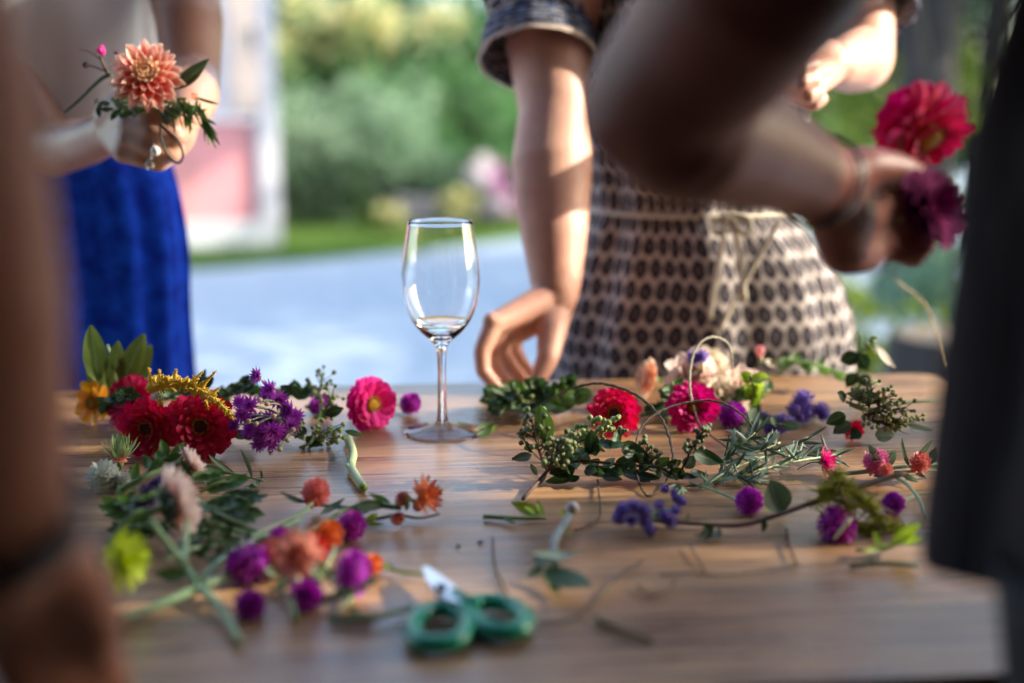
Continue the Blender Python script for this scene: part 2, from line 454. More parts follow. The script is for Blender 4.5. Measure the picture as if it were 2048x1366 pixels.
# loose gravel rim, raised a little, between drive and lawn
# grass blades along the lawn's edge
g = np.random.default_rng(5)
nb = 16000
t = g.uniform(0, 1, nb); ex = np.array([[p.x, p.y] for p in edge[10:26]])
ei = g.integers(0, len(ex) - 1, nb); base = ex[ei] + (ex[ei + 1] - ex[ei]) * t[:, None]
base[:, 1] += 0.02 + g.uniform(0, 1, nb) ** 1.5 * 3.0; base[:, 0] -= g.uniform(-.3, .3, nb)
hh = g.uniform(0.03, 0.09, nb); a = g.uniform(0, 6.28, nb); lean = g.normal(0, 0.025, (nb, 2))
p0 = np.column_stack([base[:, 0] - np.cos(a) * .006, base[:, 1] - np.sin(a) * .006, np.full(nb, -0.012)])
p1 = np.column_stack([base[:, 0] + np.cos(a) * .006, base[:, 1] + np.sin(a) * .006, np.full(nb, -0.012)])
p2 = np.column_stack([base[:, 0] + lean[:, 0], base[:, 1] + lean[:, 1], hh])
gv = np.stack([p0, p1, p2], 1).reshape(-1, 3)
BLADE = mat('grass_blade', (0.08, 0.17, 0.03), (0.16, 0.26, 0.05), 3, 0.7, 0.3, 0)
go = put('grass', npmesh('grass', gv, np.arange(nb * 3).reshape(-1, 3), BLADE))
tag(go, 'short sunlit green grass along the edge of the gravel drive', 'grass', kind='stuff')

# ---- the barn beyond the drive: red boards below, pale boards above
RED = mat('red_barn_paint', (0.60, 0.22, 0.22), (0.70, 0.32, 0.32), 14, 0.7, 0, 0.12, stretch=(6, 6, 1), bump=0.4)
TRIM = mat('grey_white_trim', (0.46, 0.45, 0.48), (0.56, 0.54, 0.57), 10, 0.6, 0, 0)
WHT = mat('white_barn_paint', (0.78, 0.66, 0.66), (0.85, 0.76, 0.76), 10, 0.6, 0, 0.06, stretch=(6, 6, 1))
PEACH = mat('peach_door_paint', (0.78, 0.56, 0.44), (0.84, 0.64, 0.52), 10, 0.6, 0, 0.05)
ROOF = mat('barn_shingle', (0.10, 0.09, 0.09), (0.16, 0.15, 0.14), 30, 0.85, 0, 0.15)
STONE = mat('foundation_stone', (0.42, 0.42, 0.43), (0.60, 0.60, 0.61), 8, 0.85, 0, 0.1, bump=0.5)
GLASSD = mat('barn_window_glass', (0.02, 0.025, 0.03), None, 5, 0.08, 0, 0)
bc = G(548, 492)                      # near corner of the barn
bx, by = bc.x, bc.y
barn = thing('barn', 'red barn with pale upper wall and white corner board beyond the gravel drive', 'barn', (bx, by, 0))
bw = 5.0
k = 0
x = bx
bw_board = 0.145
while x > bx - bw:
    zsp = 0.85 + 0.012 * math.sin(k * 2.1)
    me = mk('board', *rbox(-bw_board + 0.008, 0, 0, 0.03 + 0.006 * (k % 3), 0, 0.74, 0.004), RED, False)
    put('board', me, barn, Matrix.Translation((x, by - 0.03, 0.22)))
    me = mk('board', *rbox(-bw_board + 0.008, 0, 0, 0.03 + 0.006 * (k % 3), 0, 3.05, 0.004), WHT, False)
    put('board', me, barn, Matrix.Translation((x, by - 0.03, 1.02)))
    x -= bw_board; k += 1
wput('foundation', *box(bx - bw, bx - 0.01, by - 0.10, by + 5, 0, 0.215), STONE, barn, False)
wput('wall', *box(bx - bw, bx - 0.02, by + 0.012, by + 5.0, 0.218, 4.07), WHT, barn, False)
wput('rail', *rbox(bx - bw, bx - 0.12, by - 0.055, by - 0.032, 0.955, 1.025, 0.004), WHT, barn, False)
wput('corner_board', *rbox(bx - 0.11, bx + 0.05, by - 0.075, by + 0.11, 0.0, 4.1, 0.006), TRIM, barn, False)
dx = W(487, 200, by).x
d = wput('door', *rbox(dx - 0.11, dx + 0.11, by - 0.085, by - 0.04, 1.04, 2.6, 0.008), PEACH, barn, False)
wput('handle', *rbox(dx + 0.06, dx + 0.085, by - 0.12, by - 0.086, 1.5, 1.65, 0.004), GLASSD, d, False)
mr = MB(); mr.add(([V(c) for c in ((bx-bw-.3,by-.5,3.95),(bx+.4,by-.5,3.95),(bx+.4,by+2.5,6),(bx-bw-.3,by+2.5,6),(bx-bw-.3,by-.5,4.1),(bx+.4,by-.5,4.1),(bx+.4,by+2.5,6.15),(bx-bw-.3,by+2.5,6.15),(bx-bw-.3,by+5.5,3.95),(bx+.4,by+5.5,3.95),(bx-bw-.3,by+5.5,4.1),(bx+.4,by+5.5,4.1))],
      [(0,3,2,1),(4,5,6,7),(0,1,5,4),(3,8,9,2),(7,6,11,10),(8,10,11,9),(1,2,6,5),(0,4,7,3),(2,9,11,6),(3,7,10,8)]))
wput('roof', mr.v, mr.f, ROOF, barn, False)
barn.rotation_euler = (0, 0, R(24))

# ---- trees and shrubs
BARK = mat('bark', (0.025, 0.02, 0.018), (0.065, 0.052, 0.045), 18, 0.9, 0, 0.1, bump=1.0, bscale=40, stretch=(1, 1, .25))
def fol(name, a, b, tr=0.35): return mat(name, a, b, 2.2, 0.55, tr, 0.0, detail=3)
F_G = fol('foliage_green', (0.070, 0.17, 0.065), (0.125, 0.25, 0.10), .5)
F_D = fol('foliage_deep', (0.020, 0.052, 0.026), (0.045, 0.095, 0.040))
F_Y = fol('foliage_yellow_green', (0.15, 0.22, 0.03), (0.27, 0.33, 0.06), 0.5)
F_B = fol('foliage_blue_green', (0.07, 0.16, 0.10), (0.13, 0.23, 0.15), .5)
F_S = fol('foliage_grey_green', (0.14, 0.24, 0.15), (0.23, 0.34, 0.23), .45)
FL_Y = fol('yellow_blossom', (0.62, 0.58, 0.28), (0.74, 0.70, 0.42), 0.3)
FL_W = fol('white_blossom', (0.75, 0.70, 0.72), (0.82, 0.80, 0.80), 0.3)
FL_P = fol('pink_blossom', (0.62, 0.30, 0.52), (0.70, 0.42, 0.60), 0.3)
def ellip(c, r, n, seed, shell=0.55):
    g = np.random.default_rng(seed); d = g.normal(size=(n, 3)); d /= np.linalg.norm(d, axis=1)[:, None]
    q = d * (shell + (1 - shell) * g.uniform(0, 1, n) ** 0.5)[:, None]
    q += g.normal(0, 0.10, (n, 3))
    return np.array(c) + q * np.array(r)
def tree(name, label, base, h, crown_c, crown_r, m, nleaf, size, seed, trunk_r=0.12, cat='tree', group=None, ncl=40, clr=0.32, extra=None):
    b = V(base); root = thing(name, label, cat, b, group)
    cs = ellip(crown_c, crown_r, ncl, seed)
    cs[:, 2] = np.maximum(cs[:, 2], b.z + 0.12)
    mb = MB(); top = V(crown_c)
    random.seed(seed)
    pth = spl([b - V((0, 0, .05)), b.lerp(top, 0.45) + V((ru(-.12, .12), ru(-.1, .1), 0)) * h * .2, top], 5)
    mb.add(tube(pth, (trunk_r, trunk_r * 0.3), 9))
    for q in range(0, ncl, max(1, ncl // 14)):
        s = pth[random.randint(3, len(pth) - 2)]; e = V(cs[q])
        mb.add(tube(spl([s, s.lerp(e, .5) + V((0, 0, -.06 * h * .2)), e], 3), (trunk_r * 0.32, trunk_r * 0.06), 5))
    wput('trunk', mb.v, mb.f, BARK, root)
    rr = np.random.default_rng(seed + 1).uniform(0.6, 1.3, ncl) * clr
    v, f = leafcloud(cs, rr, nleaf, size, 0.6, seed + 2)
    v[:, 2] = np.maximum(v[:, 2], 0.0)
    put('crown', npmesh('crown', v - np.array(b), f, m), root, Matrix.Translation(b))
    if extra:
        me_, nn, sz, top_ = extra
        sel = cs[cs[:, 2] > np.quantile(cs[:, 2], top_)]
        v, f = leafcloud(sel, clr * 0.9, nn, sz, 0.8, seed + 3)
        put('blossom', npmesh('blossom', v - np.array(b), f, me_), root, Matrix.Translation(b), kind='stuff')
    return root
def at(px, py, y): p = W(px, py, y); return p
# shrubs behind the lawn (centre of the picture)
p = at(690, 300, 11.6); tree('shrub', 'broad grey-green shrub beside the barn corner', (p.x, 11.6, 0), 1.5, (p.x, 11.6, 0.72), (0.95, .6, 0.62), F_S, 4200, .085, 21, .05, 'shrub', ncl=34, clr=.27)
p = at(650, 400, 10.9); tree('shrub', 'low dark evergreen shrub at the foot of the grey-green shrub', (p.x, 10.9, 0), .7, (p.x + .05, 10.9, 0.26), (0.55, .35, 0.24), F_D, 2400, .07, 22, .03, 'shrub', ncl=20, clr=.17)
p = at(905, 330, 12.2); tree('shrub', 'rounded bright green shrub behind the yellow flowers', (p.x, 12.2, 0), 1.3, (p.x, 12.2, 0.7), (0.95, .6, 0.55), F_G, 3800, .085, 23, .05, 'shrub', ncl=30, clr=.27)
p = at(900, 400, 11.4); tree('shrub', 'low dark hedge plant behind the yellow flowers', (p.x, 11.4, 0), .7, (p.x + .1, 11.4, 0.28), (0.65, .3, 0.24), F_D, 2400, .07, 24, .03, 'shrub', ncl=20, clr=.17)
p = at(640, 60, 14.5); tree('tree', 'tall green tree with pale yellow blossom beside the barn', (p.x, 14.5, 0), 3.0, (p.x + .1, 14.5, 1.35), (1.15, .9, 0.85), F_G, 5200, .13, 25, .10, ncl=40, clr=.42, extra=(FL_Y, 1500, .15, .66))
p = at(870, 60, 15.5); tree('tree', 'green tree with a yellow flowering top behind the shrubs', (p.x, 15.5, 0), 3, (p.x, 15.5, 1.15), (1.1, .9, 0.8), F_B, 5000, .13, 26, .10, ncl=40, clr=.40, extra=(FL_Y, 1000, .15, .80))
p = at(1010, 90, 14.2); tree('tree', 'mid green leafy tree behind the white phlox', (p.x, 14.2, 0), 3, (p.x + .1, 14.2, 1.35), (1.0, .8, 1.15), F_G, 5600, .12, 27, .10, ncl=42, clr=.38)
for i, (x, y, h, m, s) in enumerate(((-14, 26, 5, F_G, 31), (-8.5, 24, 4.6, F_B, 32), (-3.4, 25, 4.2, F_B, 33), (0.6, 27, 4.6, F_B, 34), (4.6, 24, 4.6, F_G, 35), (9, 25, 5.5, F_D, 36), (14, 24, 6, F_G, 37))):
    tree('tree', ['tall spreading green tree far behind the barn roof', 'blue-green tree standing behind the barn', 'blue-green tree rising behind the yellow blossom', 'tall blue-green tree far behind the flowering trees',
                  'green tree far beyond the end of the drive', 'dark tree far behind the yellow-green branches', 'broad green tree at the far right of the wood'][i],
         (x, y, 0), h, (x, y, h * .48), (2.7, 2.0, h * .48), m, 5200, .24, s, .2, group=None, ncl=46, clr=.8)
# yellow flower clumps, white phlox, planter box by the lawn
def clump(name, label, px, py, y, rx, h, leafm, flm, nfl, fsz, seed, cat='flower', flm2=None):
    p = at(px, py, y); root = thing(name, label, cat, (p.x, y, -0.012))
    cs = ellip((p.x, y, h * .45), (rx, rx * .7, h * .42), 12, seed); cs[:, 2] = np.maximum(cs[:, 2], .05)
    b = np.array([p.x, y, -0.012])
    v, f = leafcloud(cs, rx * .4, 700, .06, .3, seed); v[:, 2] = np.maximum(v[:, 2], -0.01)
    put('leaves', npmesh('leaves', v - b, f, leafm), root, Matrix.Translation(b), kind='stuff')
    mb = MB()
    for c in cs: mb.add(tube([V((p.x, y, -0.01)), V(c)], (.006, .004), 4))
    wput('stem', mb.v, mb.f, STEM, root, kind='stuff')
    up = cs + np.array([0, -rx * .25, h * .18])
    v, f = leafcloud(up, rx * .38, nfl, fsz, .9, seed + 1)
    put('blossom', npmesh('blossom', v - b, f, flm), root, Matrix.Translation(b), kind='stuff')
    if flm2:
        v, f = leafcloud(up + np.array([rx * .7, 0, -.05]), rx * .3, nfl // 2, fsz, .9, seed + 2)
        put('blossom', npmesh('blossom', v - b, f, flm2), root, Matrix.Translation(b), kind='stuff', label='pink blossom')
clump('yellow_flowers', 'clump of pale yellow flowers beside the white phlox on the lawn', 915, 425, 10.6, .17, .34, F_G, FL_Y, 500, .05, 41)
clump('yellow_flowers', 'small clump of yellow-green flowers at the edge of the lawn', 782, 450, 10.2, .12, .24, F_Y, FL_Y, 150, .05, 42)
clump('phlox', 'tall white and pink phlox in flower at the edge of the lawn', 972, 380, 10.7, .17, .58, F_G, FL_W, 900, .06, 43, flm2=FL_P)
GREYW = mat('weathered_wood', (0.20, 0.19, 0.20), (0.32, 0.30, 0.31), 12, 0.8, 0, .1, stretch=(1, 1, 8))
p = at(845, 425, 10.9)
pl = thing('planter_box', 'low grey wooden planter box between the yellow flower clumps', 'planter', (p.x, 10.9, -0.012))
for i in range(3): put('plank', mk('plank', *rbox(-.24, .24, -.012, .012, 0, .088, .004), GREYW, False), pl, Matrix.Translation((p.x, 10.77, -0.012 + i * .092)))
for i in range(3): put('plank', mk('plank', *rbox(-.24, .24, -.012, .012, 0, .088, .004), GREYW, False), pl, Matrix.Translation((p.x, 11.03, -0.012 + i * .092)))
for s in (-1, 1):
    put('end_panel', mk('end_panel', *rbox(-.012, .012, -.118, .118, 0, .27, .004), GREYW, False), pl, Matrix.Translation((p.x + s * .225, 10.9, -0.012)))
wput('soil', *box(p.x - .212, p.x + .212, 10.783, 11.017, .10, .22), BARK, pl, False)

# right-hand side: dark trunk, hanging yellow-green leaves, low shrubs
p = at(1850, 300, 6.4)
tree('tree', 'dark-trunked tree with hanging yellow-green leaves beside the drive', (p.x, 6.4, 0), 5.4, (p.x + .25, 6.7, 2.95), (1.15, 1.0, 1.45), F_Y, 2600, .09, 51, .22, ncl=42, clr=.36)
p = at(1700, 230, 8.5); tree('shrub', 'tall sunlit yellow-green shrub behind the woman in the printed dress', (p.x, 8.5, 0), 2.2, (p.x + .15, 8.5, 0.95), (0.75, .6, 0.95), F_Y, 3000, .08, 52, .05, 'shrub', ncl=34, clr=.26)
p = at(1900, 150, 8.0); tree('tree', 'dark leafy tree behind the dark trunk', (p.x + .4, 8.2, 0), 3.6, (p.x + .35, 8.2, 1.9), (.95, .8, 1.6), F_D, 4200, .10, 53, .12, ncl=40, clr=.36)
p = at(1745, 640, 4.2); tree('shrub', 'low yellow-green shrub growing behind the table end', (p.x, 4.2, 0), .6, (p.x, 4.2, .22), (.26, .22, .2), F_Y, 900, .05, 54, .02, 'shrub', ncl=14, clr=.11)
p = at(1855, 640, 4.6); tree('shrub', 'round pale green shrub at the foot of the dark trunk', (p.x, 4.6, 0), .6, (p.x, 4.6, .30), (.2, .2, .22), F_S, 900, .05, 55, .02, 'shrub', ncl=14, clr=.11)
p = at(1830, 690, 4.0); st = thing('tree_stump', 'dark cut tree stump behind the table end', 'stump', (p.x, 3.7, 0))
mb = MB(); n = 22
for z, rr in ((-.02, .24), (.06, .20), (.25, .18), (.36, .178), (.37, .16)):
    for k in range(n):
        a = 2 * math.pi * k / n; q = rr * (1 + .08 * math.sin(k * 2.3) + (.12 * math.sin(k * .9 + 1) if z < .1 else 0))
        mb.v.append(V((p.x + q * math.cos(a), 3.7 + q * math.sin(a), z)))
for i in range(4): mb.f += [(i*n+k, i*n+(k+1)%n, (i+1)*n+(k+1)%n, (i+1)*n+k) for k in range(n)]
sb = wput('bark', mb.v, mb.f, BARK, st)
wput('cut_face', [V((p.x + .158 * math.cos(2*math.pi*k/n), 3.7 + .158 * math.sin(2*math.pi*k/n), .372)) for k in range(n)], [tuple(range(n))], mat('cut_wood', (.25, .17, .10), (.36, .25, .15), 30, .8), st, False)
# unseen trees added on the right to shade the drive and dapple the table
for i, (x, y, cz, rx, s) in enumerate(((5.4, 6.6, 3.2, 1.9, 61), (8.2, 8.6, 4.2, 2.3, 62), (6.4, 4.5, 3.9, 1.5, 63), (6.1, 0.50, 3.7, 0.95, 64))):
    tree('tree', ['green tree to the right of the drive, beyond the shed', 'large green tree farther along the right of the drive', 'green tree close to the right side of the shed', 'slender high-crowned tree casting dappled shade on the table'][i],
         (x, y, 0), cz + 1.5, (x, y, cz), (rx, rx, rx * .95), F_G, 4200 if i < 3 else 620, .15, s, .15, ncl=38 if i < 3 else 22, clr=.5 if i < 3 else .42)

# ---- unseen open shelter, added to shade the near half of the table
DARKW = mat('dark_shed_wood', (0.06, 0.040, 0.030), (0.10, 0.07, 0.05), 14, 0.8, 0, .1, stretch=(1, 8, 8))
shade_shed = thing('shed', 'open-fronted timber shed sheltering the near side of the table', 'shed', (0, -1.5, 0))
wput('roof', *rbox(-3.2, 2.9, -4.2, 1.15, 2.62, 2.70), DARKW, shade_shed, False)
k = 0
for i in range(12): wput('rafter', *rbox(-3.0 + i * .52, -2.94 + i * .52, -4.1, 1.1, 2.5, 2.617), DARKW, shade_shed, False)
for i in range(30):
    wput('board', *rbox(-3.1 + i * .2, -2.908 + i * .2, -4.03, -4.0 + .006 * (i % 2), 0.02, 2.49), DARKW, shade_shed, False)
for i in range(24):
    wput('board', *rbox(-3.13, -3.1 + .006 * (i % 2), -3.95 + i * .2, -3.758 + i * .2, 0.02, 2.49), DARKW, shade_shed, False)
for i in range(24):  # right wall added to keep sun off the near figures
    wput('board', *rbox(2.8, 2.83 + .006 * (i % 2), -3.95 + i * .2, -3.758 + i * .2, 0.02, 2.49), DARKW, shade_shed, False)
wput('floor', *box(-3.1, 2.8, -4.0, 1.15, 0.002, 0.012), mat('packed_earth', (.07, .055, .045), (.11, .09, .075), 6, .9, 0, 0, bump=.5), shade_shed, False)  # dark floor added to cut light bouncing up from the pale gravel
for x, y in ((-3.0, 1.0), (2.7, 1.0), (2.7, -3.9), (-3.0, -3.9)): wput('post', *rbox(x - .06, x + .06, y - .06, y + .06, 0, 2.497), DARKW, shade_shed, False)
wput('beam', *rbox(-3.1, 2.8, .93, 1.07, 2.37, 2.496), DARKW, shade_shed, False)

# ============================================================ TABLE
OAK = wood_table()
TYAW = R(5.5)
tM = Matrix.Translation((0.165, 1.042, 0)) @ Matrix.Rotation(TYAW, 4, 'Z')
table = thing('table', 'long oak work table strewn with cut flowers', 'table', tM.translation)
table.rotation_euler = (0, 0, TYAW); WM[table] = tM
def tput(name, vf, m, par=table): return put(name, mk(name, *vf, m, False), par, tM)
hx0, hx1, hy = -1.35, 0.405, 0.395
tp = []
for (cx, cy, a0) in ((hx1 - .03, hy - .03, 0), (hx0 + .03, hy - .03, 90), (hx0 + .03, -hy + .03, 180), (hx1 - .03, -hy + .03, 270)):
    for k in range(5):
        a = R(a0 + 22.5 * k); tp.append((cx + .03 * math.cos(a), cy + .03 * math.sin(a)))
n = len(tp); vv = []
for z, ins in ((TZ - .028, .002), (TZ - .003, 0), (TZ, .003)):
    for (x, y) in tp:
        c = V((x, y)); d = (V((-.47, 0)) - c).normalized(); c2 = c + d * ins; vv.append(V((c2.x, c2.y, z)))
ff = [(i*n+k, i*n+(k+1)%n, (i+1)*n+(k+1)%n, (i+1)*n+k) for i in range(2) for k in range(n)] + [tuple(range(n-1, -1, -1)), tuple(range(2*n, 3*n))]
tput('table_top', (vv, ff), OAK)
for (x0, x1, y0, y1) in ((hx0 + .08, hx1 - .08, -hy + .06, -hy + .085), (hx0 + .08, hx1 - .08, hy - .085, hy - .06), (hx0 + .08, hx0 + .105, -hy + .088, hy - .088), (hx1 - .105, hx1 - .08, -hy + .088, hy - .088)):
    tput('apron', rbox(x0, x1, y0, y1, TZ - .12, TZ - .029, .003), OAK)
for x in (hx0 + .06, hx1 - .12):
    for y in (-hy + .04, hy - .10): tput('leg', rbox(x, x + .06, y, y + .06, 0, TZ - .0285, .005), OAK)

# ============================================================ WINE GLASS
GL = bpy.data.materials.new('clear_glass'); GL.use_nodes = True
p_ = GL.node_tree.nodes['Principled BSDF']
p_.inputs['Transmission Weight'].default_value = 1; p_.inputs['Roughness'].default_value = 0.012; p_.inputs['IOR'].default_value = 1.46
p_.inputs['Base Color'].default_value = (1, 1, 1, 1)
WINE = bpy.data.materials.new('white_wine'); WINE.use_nodes = True
p_ = WINE.node_tree.nodes['Principled BSDF']
p_.inputs['Transmission Weight'].default_value = 1; p_.inputs['Roughness'].default_value = 0.0; p_.inputs['IOR'].default_value = 1.34
p_.inputs['Base Color'].default_value = (0.99, 0.97, 0.90, 1)
gb = T(885, 865)
outer = [(0.0005, 0.0), (0.0375, 0.0), (0.0385, .0012), (0.0375, .0024), (.022, .005), (.010, .0085), (.0058, .014), (.0046, .03), (.0042, .055), (.0046, .078), (.0062, .090), (.012, .0975),
         (.0215, .106), (.030, .118), (.0362, .134), (.0392, .152), (.0390, .168), (.0370, .186), (.0343, .203), (.0322, .2165), (.0317, .2172)]
inner = [(.0312, .2165), (.0333, .203), (.0360, .186), (.0380, .168), (.0382, .152), (.0352, .134), (.0290, .119), (.0205, .1085), (.010, .1015), (.0005, .1000)]
def smooth_prof(pr, n=4):
    q = spl([V((r, z, 0)) for r, z in pr], n); return [(max(.0004, a.x), a.y) for a in q]
wg = thing('wine_glass', 'clear stemmed wine glass with a little white wine left in it', 'wine glass', gb)
put('glass_body', mk('glass_body', *lathe(smooth_prof(outer) + smooth_prof(inner), 64, True), GL), wg, Matrix.Translation(gb))
liq = [(.0004, .1004), (.010, .1019), (.0203, .1089), (.0268, .1155), (.0272, .1162), (.0262, .1163), (.0004, .1163)]
put('wine', mk('wine', *lathe(liq, 64), WINE), wg, Matrix.Translation(gb))

# ============================================================ PEOPLE
def capsule(p0, r0, p1, r1, n=12):
    p0, p1 = V(p0), V(p1); d = p1 - p0
    if d.length < 1e-6: d = V((0, 0, 1e-4)); p1 = p0 + d
    d.normalize(); u = V((0, 0, 1)) if abs(d.z) < .9 else V((1, 0, 0)); u = (u - d * u.dot(d)).normalized(); s = d.cross(u)
    rings = []
    for a in (-70, -40, 0): rings.append((p0 + d * r0 * math.sin(R(a)), r0 * math.cos(R(a))))
    for a in (0, 40, 70): rings.append((p1 + d * r1 * math.sin(R(a)), r1 * math.cos(R(a))))
    v = [p0 - d * r0]
    for c, r in rings: v += [c + (u * math.cos(2*math.pi*k/n) + s * math.sin(2*math.pi*k/n)) * r for k in range(n)]
    v.append(p1 + d * r1); e = len(v) - 1; f = []
    f += [(0, 1 + (k+1) % n, 1 + k) for k in range(n)]
    for i in range(5): f += [(1+i*n+k, 1+i*n+(k+1)%n, 1+(i+1)*n+(k+1)%n, 1+(i+1)*n+k) for k in range(n)]
    f += [(e, 1+5*n+k, 1+5*n+(k+1)%n) for k in range(n)]
    return v, f
def chain(pts, rs): return [(pts[i], rs[i], pts[i+1], rs[i+1]) for i in range(len(pts) - 1)]
def merge_skin(name, caps, m, parent, vox=.0042, it=6):
    mb = MB()
    for c in caps: mb.add(capsule(*c, 32 if max(c[1], c[3]) > .02 else 16))
    c0 = WM[parent].translation
    me = mk(name + '_src', [v - c0 for v in mb.v], mb.f)
    o = bpy.data.objects.new('tmp', me); col.objects.link(o)
    rm = o.modifiers.new('r', 'REMESH'); rm.mode = 'VOXEL'; rm.voxel_size = vox; rm.use_smooth_shade = True
    sm = o.modifiers.new('s', 'SMOOTH'); sm.factor = .5; sm.iterations = it
    dg = bpy.context.evaluated_depsgraph_get()
    out = bpy.data.meshes.new_from_object(o.evaluated_get(dg)); out.name = name
    bpy.data.objects.remove(o); bpy.data.meshes.remove(me)
    out.materials.clear(); out.materials.append(m)
    out.polygons.foreach_set('use_smooth', [True] * len(out.polygons))
    return put(name, out, parent, Matrix.Translation(c0))
def body_caps(x, y, yaw, k, lean=0.0):
    """pelvis, chest, neck, head, legs; returns capsules and shoulder points. yaw 0 faces -y (the camera)"""
    cy, sy = math.cos(yaw), math.sin(yaw)
    def L(a, b, z): # a to the person's left(+x when yaw 0), b forward
        b = b + lean * max(0, z - .9) ; q = V((a * cy + b * sy, a * sy - b * cy)); return V((x + q.x, y + q.y, z * k))
    c = []
    c += [(L(-.06, 0, .93), .072, L(.06, 0, .93), .072), (L(-.04, 0, 1.06), .07, L(.04, 0, 1.06), .07), (L(-.07, 0, 1.22), .08, L(.07, 0, 1.22), .08),
          (L(-.13, 0, 1.36), .05, L(.13, 0, 1.36), .05), (L(0, 0, .95), .07, L(0, 0, 1.33), .075), (L(0, 0, 1.38), .055, L(0, .02, 1.5), .05),
          (L(0, .03, 1.57), .082, L(0, .05, 1.62), .088), (L(0, .06, 1.52), .055, L(0, .05, 1.58), .07), (L(0, .125, 1.565), .012, L(0, .135, 1.555), .013),
          (L(-.085, .03, 1.57), .015, L(-.088, .025, 1.59), .017), (L(.085, .03, 1.57), .015, L(.088, .025, 1.59), .017)]
    for s in (-1, 1):
        c += chain([L(s*.07, 0, .9), L(s*.08, .01, .5), L(s*.075, -.01, .09)], [.060, .048, .036])
        c += chain([L(s*.085, -.03, .045), L(s*.095, .15, .03)], [.038, .03])
    return c, L
def hair(L, m, parent, k):
    mb = MB(); c0 = WM[parent].translation
    caps = [(L(0, .015, 1.60), .098, L(0, -.02, 1.64), .098), (L(0, -.05, 1.60), .085, L(0, -.07, 1.47), .07)]
    merge_skin('hair', caps, m, parent, .008, 4)
def loft(rings, N=72, uvscale=True):
    """cloth: rings of (centre, rx, ry, yaw, fold, nfold, phase)"""
    v = []; f = []; uv = []; vl = 0; pc = None
    circ = round(math.pi * (rings[len(rings) // 4][1] + rings[len(rings) // 4][2]) / .049) * .049
    for (c, rx, ry, yaw, fo, nf, ph) in rings:
        c = V(c)
        if pc is not None: vl += (c - pc).length
        pc = c
        for k in range(N + 1):
            a = 2 * math.pi * k / N
            q = 1 + fo * (math.sin(nf * a + ph) + .5 * math.sin(nf * 1.7 * a + ph * 2.1 + .6))
            q += fo * 1.6 * noise.noise(V((math.cos(a) * 3.1 + ph, math.sin(a) * 3.1 + nf, c.z * 5.0))) + fo * .8 * noise.noise(V((math.cos(a) * 8 + ph, math.sin(a) * 8, c.z * 9.0)))
            dx, dy = rx * q * math.cos(a), ry * q * math.sin(a)
            v.append(V((c.x + dx * math.cos(yaw) - dy * math.sin(yaw), c.y + dx * math.sin(yaw) + dy * math.cos(yaw), c.z)))
            uv.append((k / N * circ, vl))
    m = N + 1
    for i in range(len(rings) - 1):
        for k in range(N): f.append((i*m+k, i*m+k+1, (i+1)*m+k+1, (i+1)*m+k))
    return v, f, uv
def rings_smooth(rs, n=5):
    """interpolate rings smoothly"""
    arr = [np.array([*r[0], r[1], r[2], r[3], r[4], r[6]]) for r in rs]; out = []
    for i in range(len(arr) - 1):
        a = arr[max(i-1, 0)]; b = arr[i]; c = arr[i+1]; d = arr[min(i+2, len(arr)-1)]
        for k in range(n):
            t = k / n; q = .5 * ((2*b) + (c-a)*t + (2*a-5*b+4*c-d)*t*t + (3*b-a-3*c+d)*t**3)
            out.append((V(q[:3]), q[3], q[4], q[5], max(0, q[6]), rs[i][5], q[7]))
    q = arr[-1]; out.append((V(q[:3]), q[3], q[4], q[5], q[6], rs[-1][5], q[7]))
    return out
def cloth(name, rings, m, parent, N=96, n=6, label=None):
    v, f, uv = loft(rings_smooth(rings, n), N)
    o = wput(name, v, f, m, parent, True, uv, label=label)
    md = o.modifiers.new('thick', 'SOLIDIFY'); md.thickness = .0025; md.offset = 0
    return o
def sleeve(name, pts, rs, m, parent, sides=28, label=None, fold=.05, nf=5):
    P = spl(pts, 6); n = len(P)
    rr = []
    for i in range(n):
        t = i / (n - 1) * (len(rs) - 1); a = int(min(t, len(rs) - 2)); rr.append(rs[a] + (rs[a+1] - rs[a]) * (t - a))
    v, f = tube(P, rr, sides, False)
    for i in range(n):
        for k in range(sides):
            j = i * sides + k; d = v[j] - P[i]; v[j] = P[i] + d * (1 + fold * noise.noise(V((k * .5, i * .45, nf))))
    uv = []
    for i in range(n):
        for k in range(sides): uv.append((k / sides * .288, i * .02))
    o = wput(name, v, f, m, parent, True, uv, label=label)
    md = o.modifiers.new('thick', 'SOLIDIFY'); md.thickness = .0025; md.offset = 0
    return o

SKIN_L = mat('skin_light', (0.54, 0.255, 0.185), (0.68, 0.40, 0.295), 16, 0.45, 0, 0, bump=0.45, bscale=330, sss=0.25, detail=8)
SKIN_T = mat('skin_tan', (0.38, 0.19, 0.125), (0.50, 0.275, 0.19), 16, 0.42, 0, 0, bump=0.25, bscale=500, sss=0.2)
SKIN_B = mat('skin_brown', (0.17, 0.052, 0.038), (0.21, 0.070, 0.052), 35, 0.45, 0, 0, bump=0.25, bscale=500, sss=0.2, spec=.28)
HAIR = mat('dark_hair', (0.02, 0.012, 0.008), (0.05, 0.03, 0.02), 90, 0.45, 0, 0, stretch=(6, 6, 1), bump=.6)
HAIR2 = mat('brown_hair', (0.07, 0.04, 0.022), (0.13, 0.075, 0.04), 90, 0.45, 0, 0, stretch=(6, 6, 1), bump=.6)
DRESS = print_dress('block_print_cotton', (0.56, 0.49, 0.46), (0.035, 0.032, 0.045), (0.20, 0.17, 0.18), .0196, .0285)
NAVY = print_dress('block_print_border', (0.40, 0.42, 0.48), (0.04, 0.045, 0.08), (0.05, 0.15, 0.45), .024, .028)
BLUE = mat('royal_blue_cloth', (0.003, 0.026, 0.40), (0.007, 0.085, 0.72), 38, 0.8, 0.06, 0, bump=1.0, bscale=90, spec=.12)
